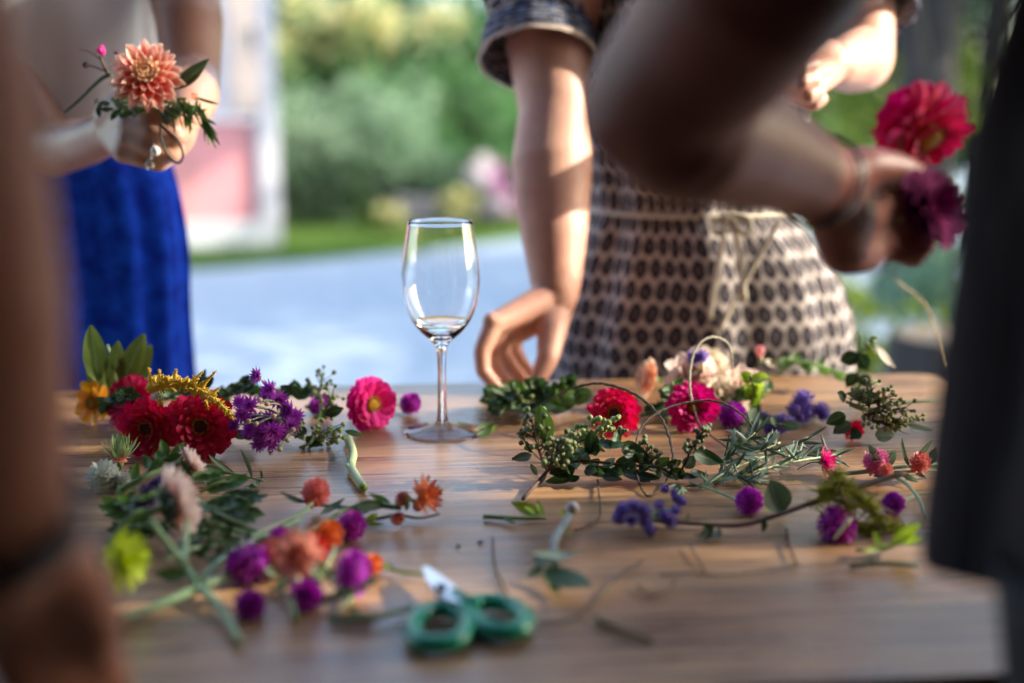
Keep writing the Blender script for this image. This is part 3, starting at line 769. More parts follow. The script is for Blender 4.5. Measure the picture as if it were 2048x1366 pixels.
WTOP = mat('lavender_white_cotton', (0.86, 0.87, 0.91), (0.90, 0.90, 0.93), 8, 0.85, 0.2, 0, bump=.15, bscale=400)
BLACKC = mat('black_knit', (0.020, 0.016, 0.018), (0.066, 0.052, 0.056), 7, 0.9, 0, 0, stretch=(40, 40, 1), bump=.8, bscale=20, spec=.15)
DARKP = mat('dark_trousers', (0.010, 0.010, 0.012), (0.018, 0.018, 0.022), 20, 0.8, 0, 0)
ROPE = mat('cream_cord', (0.55, 0.48, 0.36), (0.66, 0.60, 0.48), 300, 0.8, 0, 0)
SILVER = mat('silver', (0.80, 0.79, 0.76), None, 5, 0.15, 0, 0, metal=1)
SHOE = mat('brown_leather', (0.10, 0.05, 0.03), (0.15, 0.08, 0.05), 30, .5, 0, 0)
def shoes(L, parent):
    for s in (-1, 1): merge_skin('shoe', [(L(s*.085, -.045, .042), .042, L(s*.095, .16, .032), .034)], SHOE, parent, .008, 4)

# ---- the woman in the block-printed dress, picking up greenery
x3, y3 = 0.262, 1.66
P3 = thing('person', 'woman in a block-printed leaf-pattern dress reaching down to greenery on the table', 'person', (x3, y3, 0))
caps, L3 = body_caps(x3, y3, R(-6), .93, .12)
shR, shL = L3(-.17, 0, 1.36), L3(.17, 0, 1.36)
elb = W(1112, 225, 1.545); wr = W(1112, 588, 1.445)
caps += chain([shR, W(1095, 60, 1.60), elb, W(1104, 330, 1.515), W(1108, 470, 1.475), wr], [.056, .056, .047, .051, .041, .029])
kn = [W(988, 648, 1.385), W(1000, 655, 1.41), W(1014, 660, 1.435), W(1034, 662, 1.455)]
for q, kk in enumerate(kn):
    caps.append((wr, .022, kk, .0135))
    of = V((-.45, -.35, .6)).normalized() * .0035
    caps.append((kk + of, .0118, kk + of * 1.2, .0118))                    # knuckle
    t0 = wr.lerp(kk, .35) + V((-.45, -.35, .6)).normalized() * .0145; caps.append((t0, .0042, kk + of * 2.2, .005))   # tendon
caps.append((wr + V((.016, -.008, .012)), .011, wr + V((.017, -.008, .020)), .010))
caps.append((W(1100, 620, 1.44), .02, W(1040, 660, 1.43), .016))
caps += chain([kn[0], W(964, 702, 1.372), W(966, 742, 1.366), W(992, 772, 1.36)], [.0125, .0105, .0092, .0078])
caps += chain([kn[1], W(982, 712, 1.402), W(1000, 750, 1.393), W(1026, 772, 1.384)], [.0122, .0105, .0092, .0078])
caps += chain([kn[2], W(1004, 708, 1.43), W(1030, 742, 1.42), W(1052, 766, 1.41)], [.012, .0100, .0088, .0075])
caps += chain([kn[3], W(1030, 700, 1.452), W(1048, 730, 1.444), W(1066, 752, 1.436)], [.0105, .0088, .0078, .0068])
caps += chain([W(1112, 612, 1.45), W(1104, 660, 1.41), W(1096, 715, 1.384), W(1082, 745, 1.376), W(1068, 772, 1.368)], [.022, .0185, .0135, .0115, .0088])
# her other arm: elbow out, fist near the waist
el2 = W(1722, 118, 1.60); wr2 = W(1668, 128, 1.47)
caps += chain([shL, W(1715, 0, 1.66), el2, W(1705, 122, 1.54), wr2], [.050, .048, .042, .040, .027])
k2 = [W(1612, 100, 1.40), W(1608, 122, 1.395), W(1612, 150, 1.40), W(1622, 175, 1.41)]
for kk in k2: caps.append((wr2, .022, kk, .0145))
for q, (a, b, c) in enumerate((((1580, 118, 1.372), (1600, 135, 1.352), (1625, 128, 1.36)), ((1578, 148, 1.368), (1602, 165, 1.35), (1630, 158, 1.36)),
                               ((1588, 180, 1.375), (1615, 192, 1.36), (1638, 182, 1.37)), ((1602, 198, 1.39), (1625, 206, 1.378), (1642, 198, 1.385)))):
    caps += chain([k2[q], W(*a), W(*b), W(*c)], [.0125, .0112, .010, .0085])
caps += chain([W(1655, 105, 1.44), W(1632, 92, 1.40), W(1606, 100, 1.372), W(1588, 112, 1.36)], [.018, .014, .011, .0088])
merge_skin('body', caps, SKIN_L, P3, .0027, 3)
hair(L3, HAIR2, P3, .93)
cz = lambda py, y=y3: W(1400, py, y).z
def dr(px0, px1, py, ry, fo, nf, ph, y=y3):
    a, b = W(px0, py, y), W(px1, py, y); return ((a + b) * .5, (b.x - a.x) * .5, ry, 0, fo, nf, ph)
zb = .42
dress = [((x3, y3, zb - .16), .33, .27, 0, .05, 9, 1.0), ((x3, y3, zb + .08), .27, .215, 0, .045, 9, .9)]
dress += [dr(1098, 1700, 770, .165, .024, 11, .7), dr(1112, 1692, 640, .158, .026, 11, .5), dr(1140, 1660, 540, .145, .030, 11, .4), dr(1172, 1600, 455, .125, .030, 11, .3), dr(1184, 1575, 418, .115, .022, 11, .3),
          dr(1178, 1590, 330, .120, .032, 11, .6), dr(1168, 1620, 190, .128, .028, 11, .9), dr(1165, 1640, 40, .13, .02, 11, 1.1)]
dress += [((x3 - .005, y3 - .02, 1.24), .172, .115, 0, .008, 7, 1), ((x3, y3 - .03, 1.295), .10, .085, 0, .006, 7, 1)]
dr_o = cloth('dress', dress, DRESS, P3, 132, 6)
# drawstring at the waist with tassels
zw = cz(420)
mb = MB(); wc, wrx, wry = dress[6][0], dress[6][1] + .004, dress[6][2] + .004
mb.add(tube([V((wc.x + wrx * math.cos(a), wc.y + wry * math.sin(a), wc.z)) for a in np.linspace(0, 2 * math.pi, 49)], .0032, 6))
fy = 1.50
for pts in (((1452, 425), (1446, 480), (1430, 560), (1420, 640)), ((1460, 425), (1478, 500), (1490, 600)), ((1560, 440), (1520, 510), (1470, 600), (1440, 660)), ((1456, 424), (1425, 450), (1440, 470), (1458, 432)), ((1458, 424), (1500, 440), (1490, 470), (1460, 432))):
    mb.add(tube(spl([W(a, b, fy - .004 - .0001 * max(0, b - 420)) for a, b in pts], 6), .0036, 6))
wput('drawstring', mb.v, mb.f, ROPE, P3, label='cream drawstring tied at the waist of the dress')
s0 = shR.lerp(elb, -.05)
sl3 = sleeve('sleeve', [shR + V((.02, 0, .02)), W(1085, -60, 1.625), W(1082, 50, 1.60), W(1078, 112, 1.58)], [.068, .068, .066, .070], DRESS, P3, 36, fold=.10)
sleeve('cuff', [W(1079, 62, 1.597), W(1078, 100, 1.585), W(1077, 118, 1.578)], [.071, .073, .074], NAVY, sl3, 36, label='dark blue printed border of the sleeve', fold=.06)
sleeve('hem', [W(1077, 115, 1.579), W(1077, 123, 1.576)], [.0755, .0755], mat('pale_trim', (.62, .50, .44), None, 50, .8), sl3, 36, fold=.06)
sl3b = sleeve('sleeve', [shL - V((.02, 0, -.02)), W(1712, -80, 1.68), W(1718, 0, 1.655), W(1722, 25, 1.645)], [.072, .074, .066, .068], DRESS, P3, 36, fold=.08)
sleeve('cuff', [W(1720, 8, 1.65), W(1724, 38, 1.64)], [.071, .072], NAVY, sl3b, 36, label='dark blue printed border of the sleeve')
shoes(L3, P3)
# watch-like gold bangle? the red nail on her thumb
nm = frame(W(1584, 113, 1.352), V((-.6, -.8, .1)))
put('nail', mk('nail', [V((.006 * math.cos(a) * (1 if math.cos(a) > 0 else .8), .0045 * math.sin(a), .001 * math.cos(2 * a))) for a in np.linspace(0, 2 * math.pi, 14, endpoint=False)] , [tuple(range(14))], mat('red_nail', (.55, .02, .03), None, 5, .2, 0, 0), False), P3, nm, label='red painted thumb nail')

# ---- the woman in white top and blue skirt, holding a corsage
x2, y2 = -0.622, 1.645
P2 = thing('person', 'woman in pale top and royal blue skirt holding a dahlia corsage', 'person', (x2, y2, 0))
caps, L2 = body_caps(x2, y2, R(4), 1.0)
sL = L2(.165, 0, 1.37); sR = L2(-.165, 0, 1.37)
elL = W(384, 160, 1.515); wL = W(376, 226, 1.375)
caps += chain([sL, W(378, 40, 1.545), elL, W(384, 195, 1.44), wL], [.050, .042, .034, .031, .023])
for (a, b, c, d) in (((372, 232, 1.335), (362, 255, 1.318), (352, 272, 1.312), (338, 282, 1.312)), ((374, 245, 1.345), (366, 272, 1.328), (354, 290, 1.322), (340, 296, 1.32)), ((378, 252, 1.36), (372, 280, 1.345), (360, 300, 1.338), (346, 304, 1.335))):
    caps += [(wL, .018, W(*a), .012)] + chain([W(*a), W(*b), W(*c), W(*d)], [.0115, .0102, .009, .0075])
elR = W(100, 300, 1.525); wR = W(226, 262, 1.362)
caps += chain([sR, elR, W(175, 284, 1.43), wR], [.05, .034, .027, .023])
kn2 = [W(252, 222, 1.312), W(262, 250, 1.30), W(260, 278, 1.298), W(252, 302, 1.302)]
for kk in kn2: caps.append((wR, .021, kk, .015))
for q, ps in enumerate((((300, 225, 1.285), (345, 232, 1.285), (366, 245, 1.30)), ((308, 262, 1.282), (352, 274, 1.285), (368, 268, 1.305)),
                        ((302, 292, 1.284), (340, 306, 1.288), (356, 300, 1.306)), ((288, 314, 1.292), (318, 324, 1.296), (334, 318, 1.312)))):
    caps += chain([kn2[q]] + [W(*a) for a in ps], [.0138, .0122, .011, .009])
caps += chain([W(222, 236, 1.35), W(236, 212, 1.325), W(262, 200, 1.305), W(292, 205, 1.295)], [.02, .016, .0125, .010])
merge_skin('body', caps, SKIN_T, P2, .0031, 4)
hair(L2, HAIR, P2, 1)
zw2 = W(200, 236, y2).z
sk = [((x2, y2, .08), .21, .18, 0, .03, 14, 0), ((x2, y2, .45), .180, .15, 0, .026, 14, .2), ((x2, y2, .76), .171, .138, 0, .022, 14, .4), ((x2, y2, .90), .170, .132, 0, .020, 14, .5), ((x2, y2, .985), .160, .122, 0, .012, 14, .6), ((x2, y2, zw2 - .01), .135, .108, 0, .008, 14, .7), ((x2, y2, zw2 + .012), .131, .106, 0, .004, 14, .7)]
cloth('skirt', sk, BLUE, P2, 150, 7)
tpv = [((x2, y2, zw2 - .03), .128, .103, 0, .01, 7, .7), ((x2, y2, zw2 + .02), .140, .114, 0, .028, 7, .8), ((x2, y2, 1.14), .152, .120, 0, .030, 7, 1.2), ((x2, y2, 1.24), .165, .125, 0, .022, 7, 1.4), ((x2, y2, 1.36), .170, .100, 0, .01, 7, 1.4), ((x2, y2, 1.43), .09, .075, 0, .004, 7, 1.4)]
cloth('top', tpv, WTOP, P2, 110, 6)
shoes(L2, P2)
# rings on her finger
rg = frame(W(303, 308, 1.2765), V((1, .35, .1)))
rv, rf = tube([V((.0125 * math.cos(a), .0125 * math.sin(a), 0)) for a in np.linspace(0, 2 * math.pi, 25)], .0014, 6, False)
rg = frame(W(308, 298, 1.2845), V((1, .2, -.25)))
ring = put('ring', mk('ring', rv, rf, SILVER), P2, rg, label='silver ring with a round stone')
STONEW = mat('pearl', (.85, .84, .80), None, 5, .12, 0, 0, coat=.6)
def blob(c, r, n=10): return capsule(V(c) - V((0, 0, r * .05)), r, V(c) + V((0, 0, r * .05)), r, n)
wput('stone', *blob(W(311, 302, 1.268), .0052), STONEW, ring)
rg2 = frame(W(300, 318, 1.292), V((1, .2, -.3)))
ring2 = put('ring', mk('ring', *tube([V((.0115 * math.cos(a), .0115 * math.sin(a), 0)) for a in np.linspace(0, 2 * math.pi, 25)], .0013, 6, False), SILVER), P2, rg2)
for q in ((296, 329), (303, 330)): wput('stone', *blob(W(q[0], q[1], 1.282), .0032), STONEW, ring2)

# ---- person close by on the left: bare arm hanging beside the table
P1 = thing('person', 'person standing close by the table corner with bare brown arm hanging, very blurred', 'person', (-0.50, 0.18, 0))
caps, L1 = body_caps(-0.50, 0.18, R(160), 1.02)
e1 = W(-95, -300, .40)
ar = [L1(-.155, 0, 1.38), W(-290, -150, .40), W(-185, 200, .41), W(-105, 600, .42), W(-55, 950, .43), W(-30, 1090, .44)]
caps += chain(ar, [.05, .044, .042, .040, .0345, .030])
wr1 = ar[-1]
for (a, b, c, d) in (((120, 1215, .475), (190, 1300, .495), (222, 1370, .505), (235, 1440, .51)), ((85, 1235, .47), (150, 1330, .49), (185, 1410, .50), (200, 1480, .505)), ((45, 1245, .465), (100, 1350, .48), (130, 1430, .49), (140, 1500, .495)), ((5, 1240, .46), (40, 1350, .47), (60, 1430, .48), (65, 1490, .485))):
    caps += [(wr1, .022, W(*a), .0135)] + chain([W(*a), W(*b), W(*c), W(*d)], [.0125, .011, .0098, .0082])
caps += chain([wr1, W(140, 1150, .46), W(190, 1230, .475), W(205, 1290, .485)], [.02, .015, .0115, .009])
merge_skin('body', caps, mat('skin_warm_brown', (0.56, 0.205, 0.125), (0.64, 0.26, 0.16), 35, 0.45, 0, 0, spec=.3, bump=0.25, bscale=500, sss=0.2), P1, .0042, 5)
hair(L1, HAIR, P1, 1.02)
sh = [((-.50, .18, .62), .19, .15, R(160), .02, 8, 0), ((-.50, .18, .95), .175, .14, R(160), .02, 8, .3), ((-.50, .18, 1.10), .16, .125, R(160), .02, 8, .6), ((-.50, .18, 1.28), .18, .13, R(160), .015, 8, .8), ((-.50, .18, 1.40), .165, .095, R(160), .01, 8, .9), ((-.50, .18, 1.46), .085, .07, R(160), .004, 8, 1)]
cloth('top', sh, BLACKC, P1, 80, 5)
tr = [((-.50, .18, .1), .16, .12, R(160), .01, 6, 0), ((-.50, .18, .5), .17, .125, R(160), .01, 6, 0), ((-.50, .18, .9), .165, .13, R(160), .01, 6, 0)]
cloth('skirt', tr, DARKP, P1, 64, 4)
sleeve('bracelet', [W(-49, 1010, .432), W(-38, 1068, .437)], [.0385, .0365], mat('dark_bracelet', (.015, .01, .01), (.03, .02, .02), 60, .4, 0, 0), P1, 30, fold=.02, label='dark bracelet at the wrist')
shoes(L1, P1)

# ---- person close by on the right: dark loose top, bent arm, zinnia in hand
x4, y4 = 0.452, 0.52
P4 = thing('person', 'person in dark loose top with elbow bent, holding up a crimson zinnia', 'person', (x4, y4, 0))
caps, L4 = body_caps(x4, y4, R(-115), 1.0)
sh4 = V((.235, .505, 1.335))
el4 = W(1312, 212, .665)
wr4 = W(1648, 372, .80)
caps += chain([sh4, W(1525, -60, .60), W(1425, 80, .635), el4], [.060, .051, .047, .041])
caps += chain([el4, W(1372, 255, .675), W(1470, 285, .71), W(1570, 325, .76), wr4], [.041, .043, .038, .031, .026])
kn4 = [W(1745, 372, .845), W(1748, 405, .845), W(1740, 440, .842), W(1728, 470, .838)]
for kk in kn4: caps.append((wr4, .024, kk, .0145))
caps.append((wr4, .024, W(1690, 440, .815), .022))
for q, ps in enumerate((((1800, 365, .85), (1838, 385, .845), (1850, 412, .84)), ((1808, 408, .85), (1848, 425, .845), (1858, 450, .842)),
                        ((1800, 455, .848), (1838, 468, .845), (1850, 488, .842)), ((1775, 490, .845), (1810, 502, .845), (1828, 512, .845)))):
    caps += chain([kn4[q]] + [W(*a) for a in ps], [.0135, .012, .0108, .009])
caps += chain([W(1670, 360, .80), W(1730, 335, .805), W(1790, 338, .815), W(1832, 352, .825)], [.02, .015, .012, .0095])
caps += chain([W(1670, 420, .81), W(1690, 500, .825), W(1730, 505, .835)], [.02, .018, .015])
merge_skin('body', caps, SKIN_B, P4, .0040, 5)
hair(L4, HAIR, P4, 1)
yw = R(0)
tp4 = [((x4 + .005, y4, .862), .246, .150, yw, .050, 9, 0), ((x4, y4, .90), .240, .146, yw, .048, 9, .1), ((x4, y4, 1.0), .232, .142, yw, .045, 9, .3), ((x4, y4, 1.12), .226, .138, yw, .038, 9, .5), ((x4, y4, 1.26), .205, .13, yw, .03, 9, .6), ((x4, y4, 1.38), .16, .10, yw, .008, 9, .7), ((x4, y4, 1.45), .085, .07, yw, .004, 9, .8)]
cloth('tunic', tp4, BLACKC, P4, 110, 6)
cloth('trousers', [((x4 + .01, y4 - .02, .08), .15, .11, 0, .01, 6, 0), ((x4 + .01, y4 - .02, .5), .165, .12, 0, .01, 6, 0), ((x4 + .01, y4 - .02, .70), .215, .122, 0, .012, 6, 0), ((x4 + .01, y4 - .02, .88), .246, .125, 0, .01, 6, 0)], DARKP, P4, 64, 4)
sleeve('sleeve', [sh4 + V((.05, .02, .02)), sh4 + V((.02, 0.01, .005)), sh4 + V((-.015, .01, -.03))], [.08, .078, .072], BLACKC, P4, 30, fold=.08)
sleeve('hair_tie', [W(1634, 362, .791), W(1642, 367, .796)], [.0305, .0300], mat('black_elastic', (.01, .01, .012), None, 40, .35, 0, 0), P4, 30, fold=.03, label='black hair tie round the wrist')
shoes(L4, P4)

# ============================================================ FLOWERS, LEAVES AND TOOLS ON THE TABLE
random.seed(77)
def face(yaw, pitch):
    y, p = R(yaw), R(pitch); return V((math.sin(y) * math.cos(p), -math.cos(y) * math.cos(p), math.sin(p)))
CAMV = V((0, -.95, .32)).normalized()
def mesh_of(key, fn):
    if key not in BC: BC[key] = fn()
    return BC[key]
def onto(p, e=.0012):
    p = V(p); p.z = max(p.z, TZ + e); return p
def pl(pts): return [onto(T(a, b, h)) for a, b, h in pts]
def pstem(parent, pts, rpx, m, name='stem', sides=7, n=6, taper=.75):
    P = [onto(q, .0015) for q in spl(pts, n)]; r = rpx * mpp(P[0])
    P = [V((q.x, q.y, max(q.z, TZ + r * .9))) for q in P]
    return wput(name, *tube(P, (r, r * taper), sides), m, parent)
LV = 5
def leaf(parent, p0, p1, wpx, m, up=None, curl=.35, cup=.06, prof='leaf', wave=.10, name='leaf', fold=0.10):
    p0, p1 = onto(p0), onto(p1); d = p1 - p0; L = max(d.length, .003)
    ratio = round(max(.08, min(1.2, wpx * mpp(p0) / L)) * 8) / 8 or .125
    s = random.randint(0, 2)
    me = bmesh_(name, m, L=1.0, Wd=ratio, prof=prof, nl=8, nw=4, curl=round(curl, 1), cup=cup, wave=wave, seed=s + 1, fold=fold)
    u = V(up) if up is not None else (CAMV + V((ru(-.5, .5), 0, ru(-.2, .6))))
    return put(name, me, parent, along(p0, d, u, L))
def petals(parent, F, rings, m, Rr, prof, name='petal', jit=5.0, **bk):
    for i, (n, r0, ln, el, z0, wd) in enumerate(rings):
        off = ru(0, 360)
        for k in range(n):
            me = bmesh_(name, m, L=1.0, Wd=wd, prof=prof, nl=6, nw=4, seed=(k % 3) + 1, **bk)
            M = F @ Matrix.Rotation(R(off + 360 * k / n + ru(-jit, jit)), 4, 'Z') @ Matrix.Translation((0, r0 * Rr, z0 * Rr)) @ Matrix.Rotation(R(el + ru(-jit, jit)), 4, 'X') @ Matrix.Rotation(R(ru(-9, 9)), 4, 'Y') @ Matrix.Scale(ln * Rr * ru(.92, 1.06), 4)
            put(name, me, parent, M)
def calyx_mesh(m):
    def fn():
        v, f = lathe([(.02, -.75), (.10, -.72), (.24, -.5), (.30, -.22), (.26, -.04), (.05, -.02)], 14)
        return mk('calyx', v, f, m)
    return mesh_of(('calyx', m.name), fn)
def disk_mesh(key, mdome, mflor, nfl=26, rr=.78, dome=.35):
    """flower centre: dark dome and a ring of tiny florets"""
    def fn():
        v, f = lathe([(1.0, -.1), (.92, .10), (.7, dome * .75), (.35, dome), (.02, dome * 1.02)], 18)
        me = mk('disk', v, f, mdome); return me
    def fn2():
        mb = MB(); random.seed(3)
        for k in range(nfl):
            a = 2 * math.pi * k / nfl + ru(-.1, .1); r = rr * ru(.82, 1.2); c = V((r * math.cos(a), r * math.sin(a), .15))
            for q in range(5):
                b = 2 * math.pi * q / 5 + ru(0, .4); t = c + V((.13 * math.cos(b), .13 * math.sin(b), .34 + ru(-.05, .08)))
                mb.add(tube([c, c.lerp(t, .6) + V((0, 0, .08)), t], (.05, .035), 4))
        return mk('florets', mb.v, mb.f, mflor)
    return mesh_of(('disk', key), fn), mesh_of(('flor', key), fn2)

def pet(name, a, b, tr=.30, **k): return mat(name, a, b, 40, .55, tr, .16, bump=.15, bscale=150, sheen=.1, **k)
Z_CRIM = pet('crimson_petal', (.50, .008, .050), (.66, .018, .085))
Z_RED = pet('coral_red_petal', (.64, .012, .080), (.76, .03, .13))
Z_MAG = pet('magenta_petal', (.56, .006, .17), (.72, .012, .26))
Z_HOT = pet('hot_pink_petal', (.70, .010, .24), (.82, .03, .34))
Z_YEL = pet('golden_petal', (.78, .33, .015), (.85, .45, .03))
P_DAH = pet('dahlia_petal', (.66, .085, .065), (.72, .13, .09), .22, tip=(.86, .66, .54), tpos=(.5, 1.0), edge=(.84, .55, .46))
P_DAHC = pet('dahlia_heart_petal', (.80, .46, .27), (.84, .54, .34), .25, tip=(.86, .68, .50), tpos=(.4, 1.0))
P_CREAM = pet('cream_petal', (.80, .70, .55), (.84, .77, .66), .3)
P_BLUSH = pet('blush_petal', (.78, .47, .38), (.83, .58, .50), .3, tip=(.85, .74, .68), tpos=(.4, 1.0))
P_PEACH = pet('peach_petal', (.78, .38, .22), (.82, .47, .30), .3, tip=(.84, .70, .56), tpos=(.55, 1.0))
P_PINKW = pet('pale_pink_petal', (.80, .52, .45), (.84, .64, .56), .3, tip=(.85, .72, .66), tpos=(.3, 1.0))
P_STRAW = pet('straw_orange_petal', (.74, .26, .12), (.80, .35, .18), .25, tip=(.50, .05, .03), tpos=(.55, 1.0))
P_STMAG = pet('straw_magenta_petal', (.58, .01, .16), (.70, .03, .26), .25)
P_LIME = pet('lime_petal', (.36, .46, .02), (.48, .56, .05), .35)
G_PUR = mat('gomphrena_purple', (.30, .010, .33), (.44, .02, .46), 90, .6, .15, .15, tip=(.55, .08, .55), tpos=(.4, 1.0))
G_MAG = mat('gomphrena_magenta', (.36, .01, .34), (.52, .03, .46), 90, .6, .15, .15, tip=(.62, .10, .56), tpos=(.4, 1.0))
G_SAL = mat('gomphrena_salmon', (.66, .16, .14), (.76, .26, .20), 90, .6, .2, .1, tip=(.82, .42, .34), tpos=(.4, 1.0))
G_ORA = mat('gomphrena_orange', (.78, .15, .03), (.84, .24, .05), 90, .6, .2, .1, tip=(.86, .34, .10), tpos=(.4, 1.0))
G_PNK = mat('gomphrena_pink', (.66, .10, .30), (.76, .22, .42), 90, .6, .2, .1, tip=(.84, .46, .56), tpos=(.4, 1.0))
G_WHT = mat('gomphrena_white', (.42, .46, .36), (.60, .60, .54), 90, .6, .2, .1)
AGER = mat('ageratum_violet', (.19, .12, .50), (.30, .21, .64), 80, .7, .2, .12)
AST = mat('aster_purple', (.40, .05, .50), (.54, .12, .62), 80, .6, .25, .2)
SEEDH = mat('dry_seed_head', (.52, .38, .22), (.64, .52, .36), 120, .8, .1, .2)
GOLD = mat('celosia_gold', (.72, .46, .03), (.84, .62, .09), 120, .6, .25, .1)
ORNG = mat('celosia_orange', (.70, .25, .02), (.80, .36, .04), 120, .6, .25, .1)
DK = mat('zinnia_heart', (.045, .010, .012), (.10, .02, .02), 200, .7, 0, .1)
FLO = mat('zinnia_florets', (.55, .24, .02), (.70, .38, .04), 200, .6, .1, .1)
FLY = mat('yellow_disk', (.74, .38, .01), (.84, .52, .02), 200, .6, .1, .1, bump=.8, bscale=500)

ZR = [(16, .14, .90, 0, 0, .46), (16, .13, .83, 10, .06, .48), (14, .13, .74, 20, .11, .52), (13, .14, .60, 33, .15, .56), (9, .15, .42, 50, .17, .6)]
def head_at(px, py, rpx, hf=.92):
    p = T(px, py, 0.03)
    for _ in range(4):
        Rr = rpx * mpp(p); p = T(px, py, hf * Rr)
    return p, Rr
def zinnia(px, py, rpx, yaw, pitch, m, label, hf=.92, dk=DK, fl=FLO, dr_=.30, rings=ZR, stem_to=None, pos=None, name='zinnia', prof='petal', dome=.35, group=None, stemr=.045, curl=.35):
    p, Rr = head_at(px, py, rpx, hf) if pos is None else (pos, rpx * mpp(pos))
    z = face(yaw, pitch); F = frame(p, z)
    base = V((p.x, p.y, TZ)) if pos is None else p - z * Rr * .8
    o = thing(name, label, 'flower', base, group)
    petals(o, F, rings, m, Rr, prof, curl=curl, cup=-.05, wave=.14)
    d1, d2 = disk_mesh((dk.name, fl.name, dome), dk, fl, dome=dome)
    FD = F @ Matrix.Translation((0, 0, .12 * Rr)) @ Matrix.Scale(dr_ * Rr, 4)
    dd = put('disk', d1, o, FD); put('florets', d2, dd, FD, kind='stuff')
    put('calyx', calyx_mesh(STEM), o, F @ Matrix.Scale(Rr * .55, 4))
    b = p - z * Rr * .36
    st = [b, b - z * Rr * .5]
    if stem_to: st += stem_to
    else: st += [V((b.x - z.x * Rr * 1.3, b.y - z.y * Rr * 1.3, max(TZ + .003, b.z - Rr * .9)))]
    pstem(o, st, stemr * Rr / mpp(p), STEM)
    return o, p, Rr
gsets = 'gomphrena'
def gom_mesh(m, seed=1, n=120, long=1.0):
    def fn():
        mb = MB(); uv = []; g = np.random.default_rng(seed)
        v, f = lathe([(.02, -.80 * long), (.5, -.66 * long), (.74, -.25 * long), (.74, .25 * long), (.5, .64 * long), (.02, .80 * long)], 12); mb.add((v, f)); uv += [(0.5, 0.0)] * len(v)
        for i in range(n):
            zz = 1 - 2 * (i + .5) / n; a = i * 2.39996; r = math.sqrt(1 - zz * zz)
            d = V((r * math.cos(a), r * math.sin(a), zz)); t = (d + V((0, 0, .55)) + V(g.normal(0, .12, 3))).normalized()
            b = V((d.x * .72, d.y * .72, d.z * .74 * long)); s = t.cross(d)
            s = s.normalized() if s.length > .01 else V((1, 0, 0))
            L = .50 * g.uniform(.75, 1.3); w_ = .17
            k = len(mb.v); mid = b + t * L * .5 + d * .05; tip = b + t * L + d * .0
            mb.v += [b - s * w_ * .6, b + s * w_ * .6, mid + s * w_, tip, mid - s * w_]; mb.f.append((k, k+1, k+2, k+3, k+4))
            uv += [(.3, 0), (.7, 0), (.9, .5), (.5, 1), (.1, .5)]
        return mk('bracts', mb.v, mb.f, m, False, uv)
    return mesh_of(('gom', m.name, seed, long), fn)
def gomphrena(px, py, rpx, m, label, ax=(0, -.3, .95), stem=None, hf=.95, leaves=True, parent=None, pos=None, long=1.0, lm=LEAF_M, group=None, stm=STEM_B, name='gomphrena'):
    p, Rr = head_at(px, py, rpx, hf) if pos is None else (pos, rpx * mpp(pos))
    z = V(ax).normalized(); F = frame(p, z)
    o = parent if parent is not None else thing(name, label, 'flower', (p.x, p.y, TZ), group)
    put('flower_head', gom_mesh(m, 1 + len(WM) % 3, long=long), o, F @ Matrix.Scale(Rr, 4), kind='stuff')
    b = p - z * Rr * .75 * long
    if leaves:
        for s in (-1, 1):
            sd = F.to_3x3() @ V((s, 0, 0)); leaf(o, b, b + sd.normalized() * Rr * 1.5 - z * Rr * .25, rpx * .7, lm, up=z, curl=.5)
    if stem: pstem(o, [b] + stem, max(2.2, rpx * .13), stm)
    return o, p, Rr
def fuzz_mesh(m, seed=1, n=230, core=.62, ln=.45, r=.030):
    def fn():
        mb = MB(); mb.add(capsule((0, 0, -.01), core, (0, 0, .01), core, 12)); g = np.random.default_rng(seed)
        for i in range(n):
            zz = 1 - 2 * (i + .5) / n; a = i * 2.39996; q = math.sqrt(1 - zz * zz)
            d = (V((q * math.cos(a), q * math.sin(a), zz)) + V(g.normal(0, .22, 3))).normalized()
            mb.add(tube([d * core * .9, d * (core + ln * g.uniform(.6, 1.1))], (r, r * .6), 3, True))
        return mk('floret', mb.v, mb.f, m)
    return mesh_of(('fuzz', m.name, seed, core), fn)
def berry_mesh(m):
    def fn():
        v, f = lathe([(.10, -1.0), (.35, -.85), (.80, -.35), (.95, .05), (.86, .48), (.55, .80), (.28, .90), (.22, 1.0), (.02, .96)], 10); return mk('berry', v, f, m)
    return mesh_of(('berry', m.name), fn)
def cluster(o, p0, p1, n, bpx, spread, mb_, stem_m=TWIG, rpx=2.4, seed=1, name='berry'):
    """axis p0..p1 with berries on branchlets; spread in pixels"""
    random.seed(seed); p0, p1 = V(p0), V(p1); s = mpp(p0); mbx = MB(); r = bpx * .5 * s
    ax = (p1 - p0).normalized(); mbx.add(tube(spl([p0, p0.lerp(p1, .5), p1], 4), (rpx * s * .6, rpx * s * .4), 5))
    for i in range(n):
        t = ru(.15, 1.02); a = p0.lerp(p1, max(.05, t - .22)); c = p0.lerp(p1, t) + V((ru(-1, 1), ru(-.8, .8), ru(-.8, 1))) * spread * s * (1.05 - .4 * abs(t - .5))
        c = onto(c, r * .95); d = (c - a); mid = a.lerp(c, .55) + V((ru(-1, 1), ru(-1, 1), ru(-.5, 1))) * s * 4
        mid = onto(mid, .002)
        mbx.add(tube(spl([a, mid, c], 3), (rpx * s * .42, rpx * s * .3), 4))
        put(name, berry_mesh(mb_), o, frame(c, (c - mid).normalized() + V((ru(-.2, .2),) * 3), s=r * ru(.72, 1.12)))
    wput('branchlets', mbx.v, mbx.f, stem_m, o)
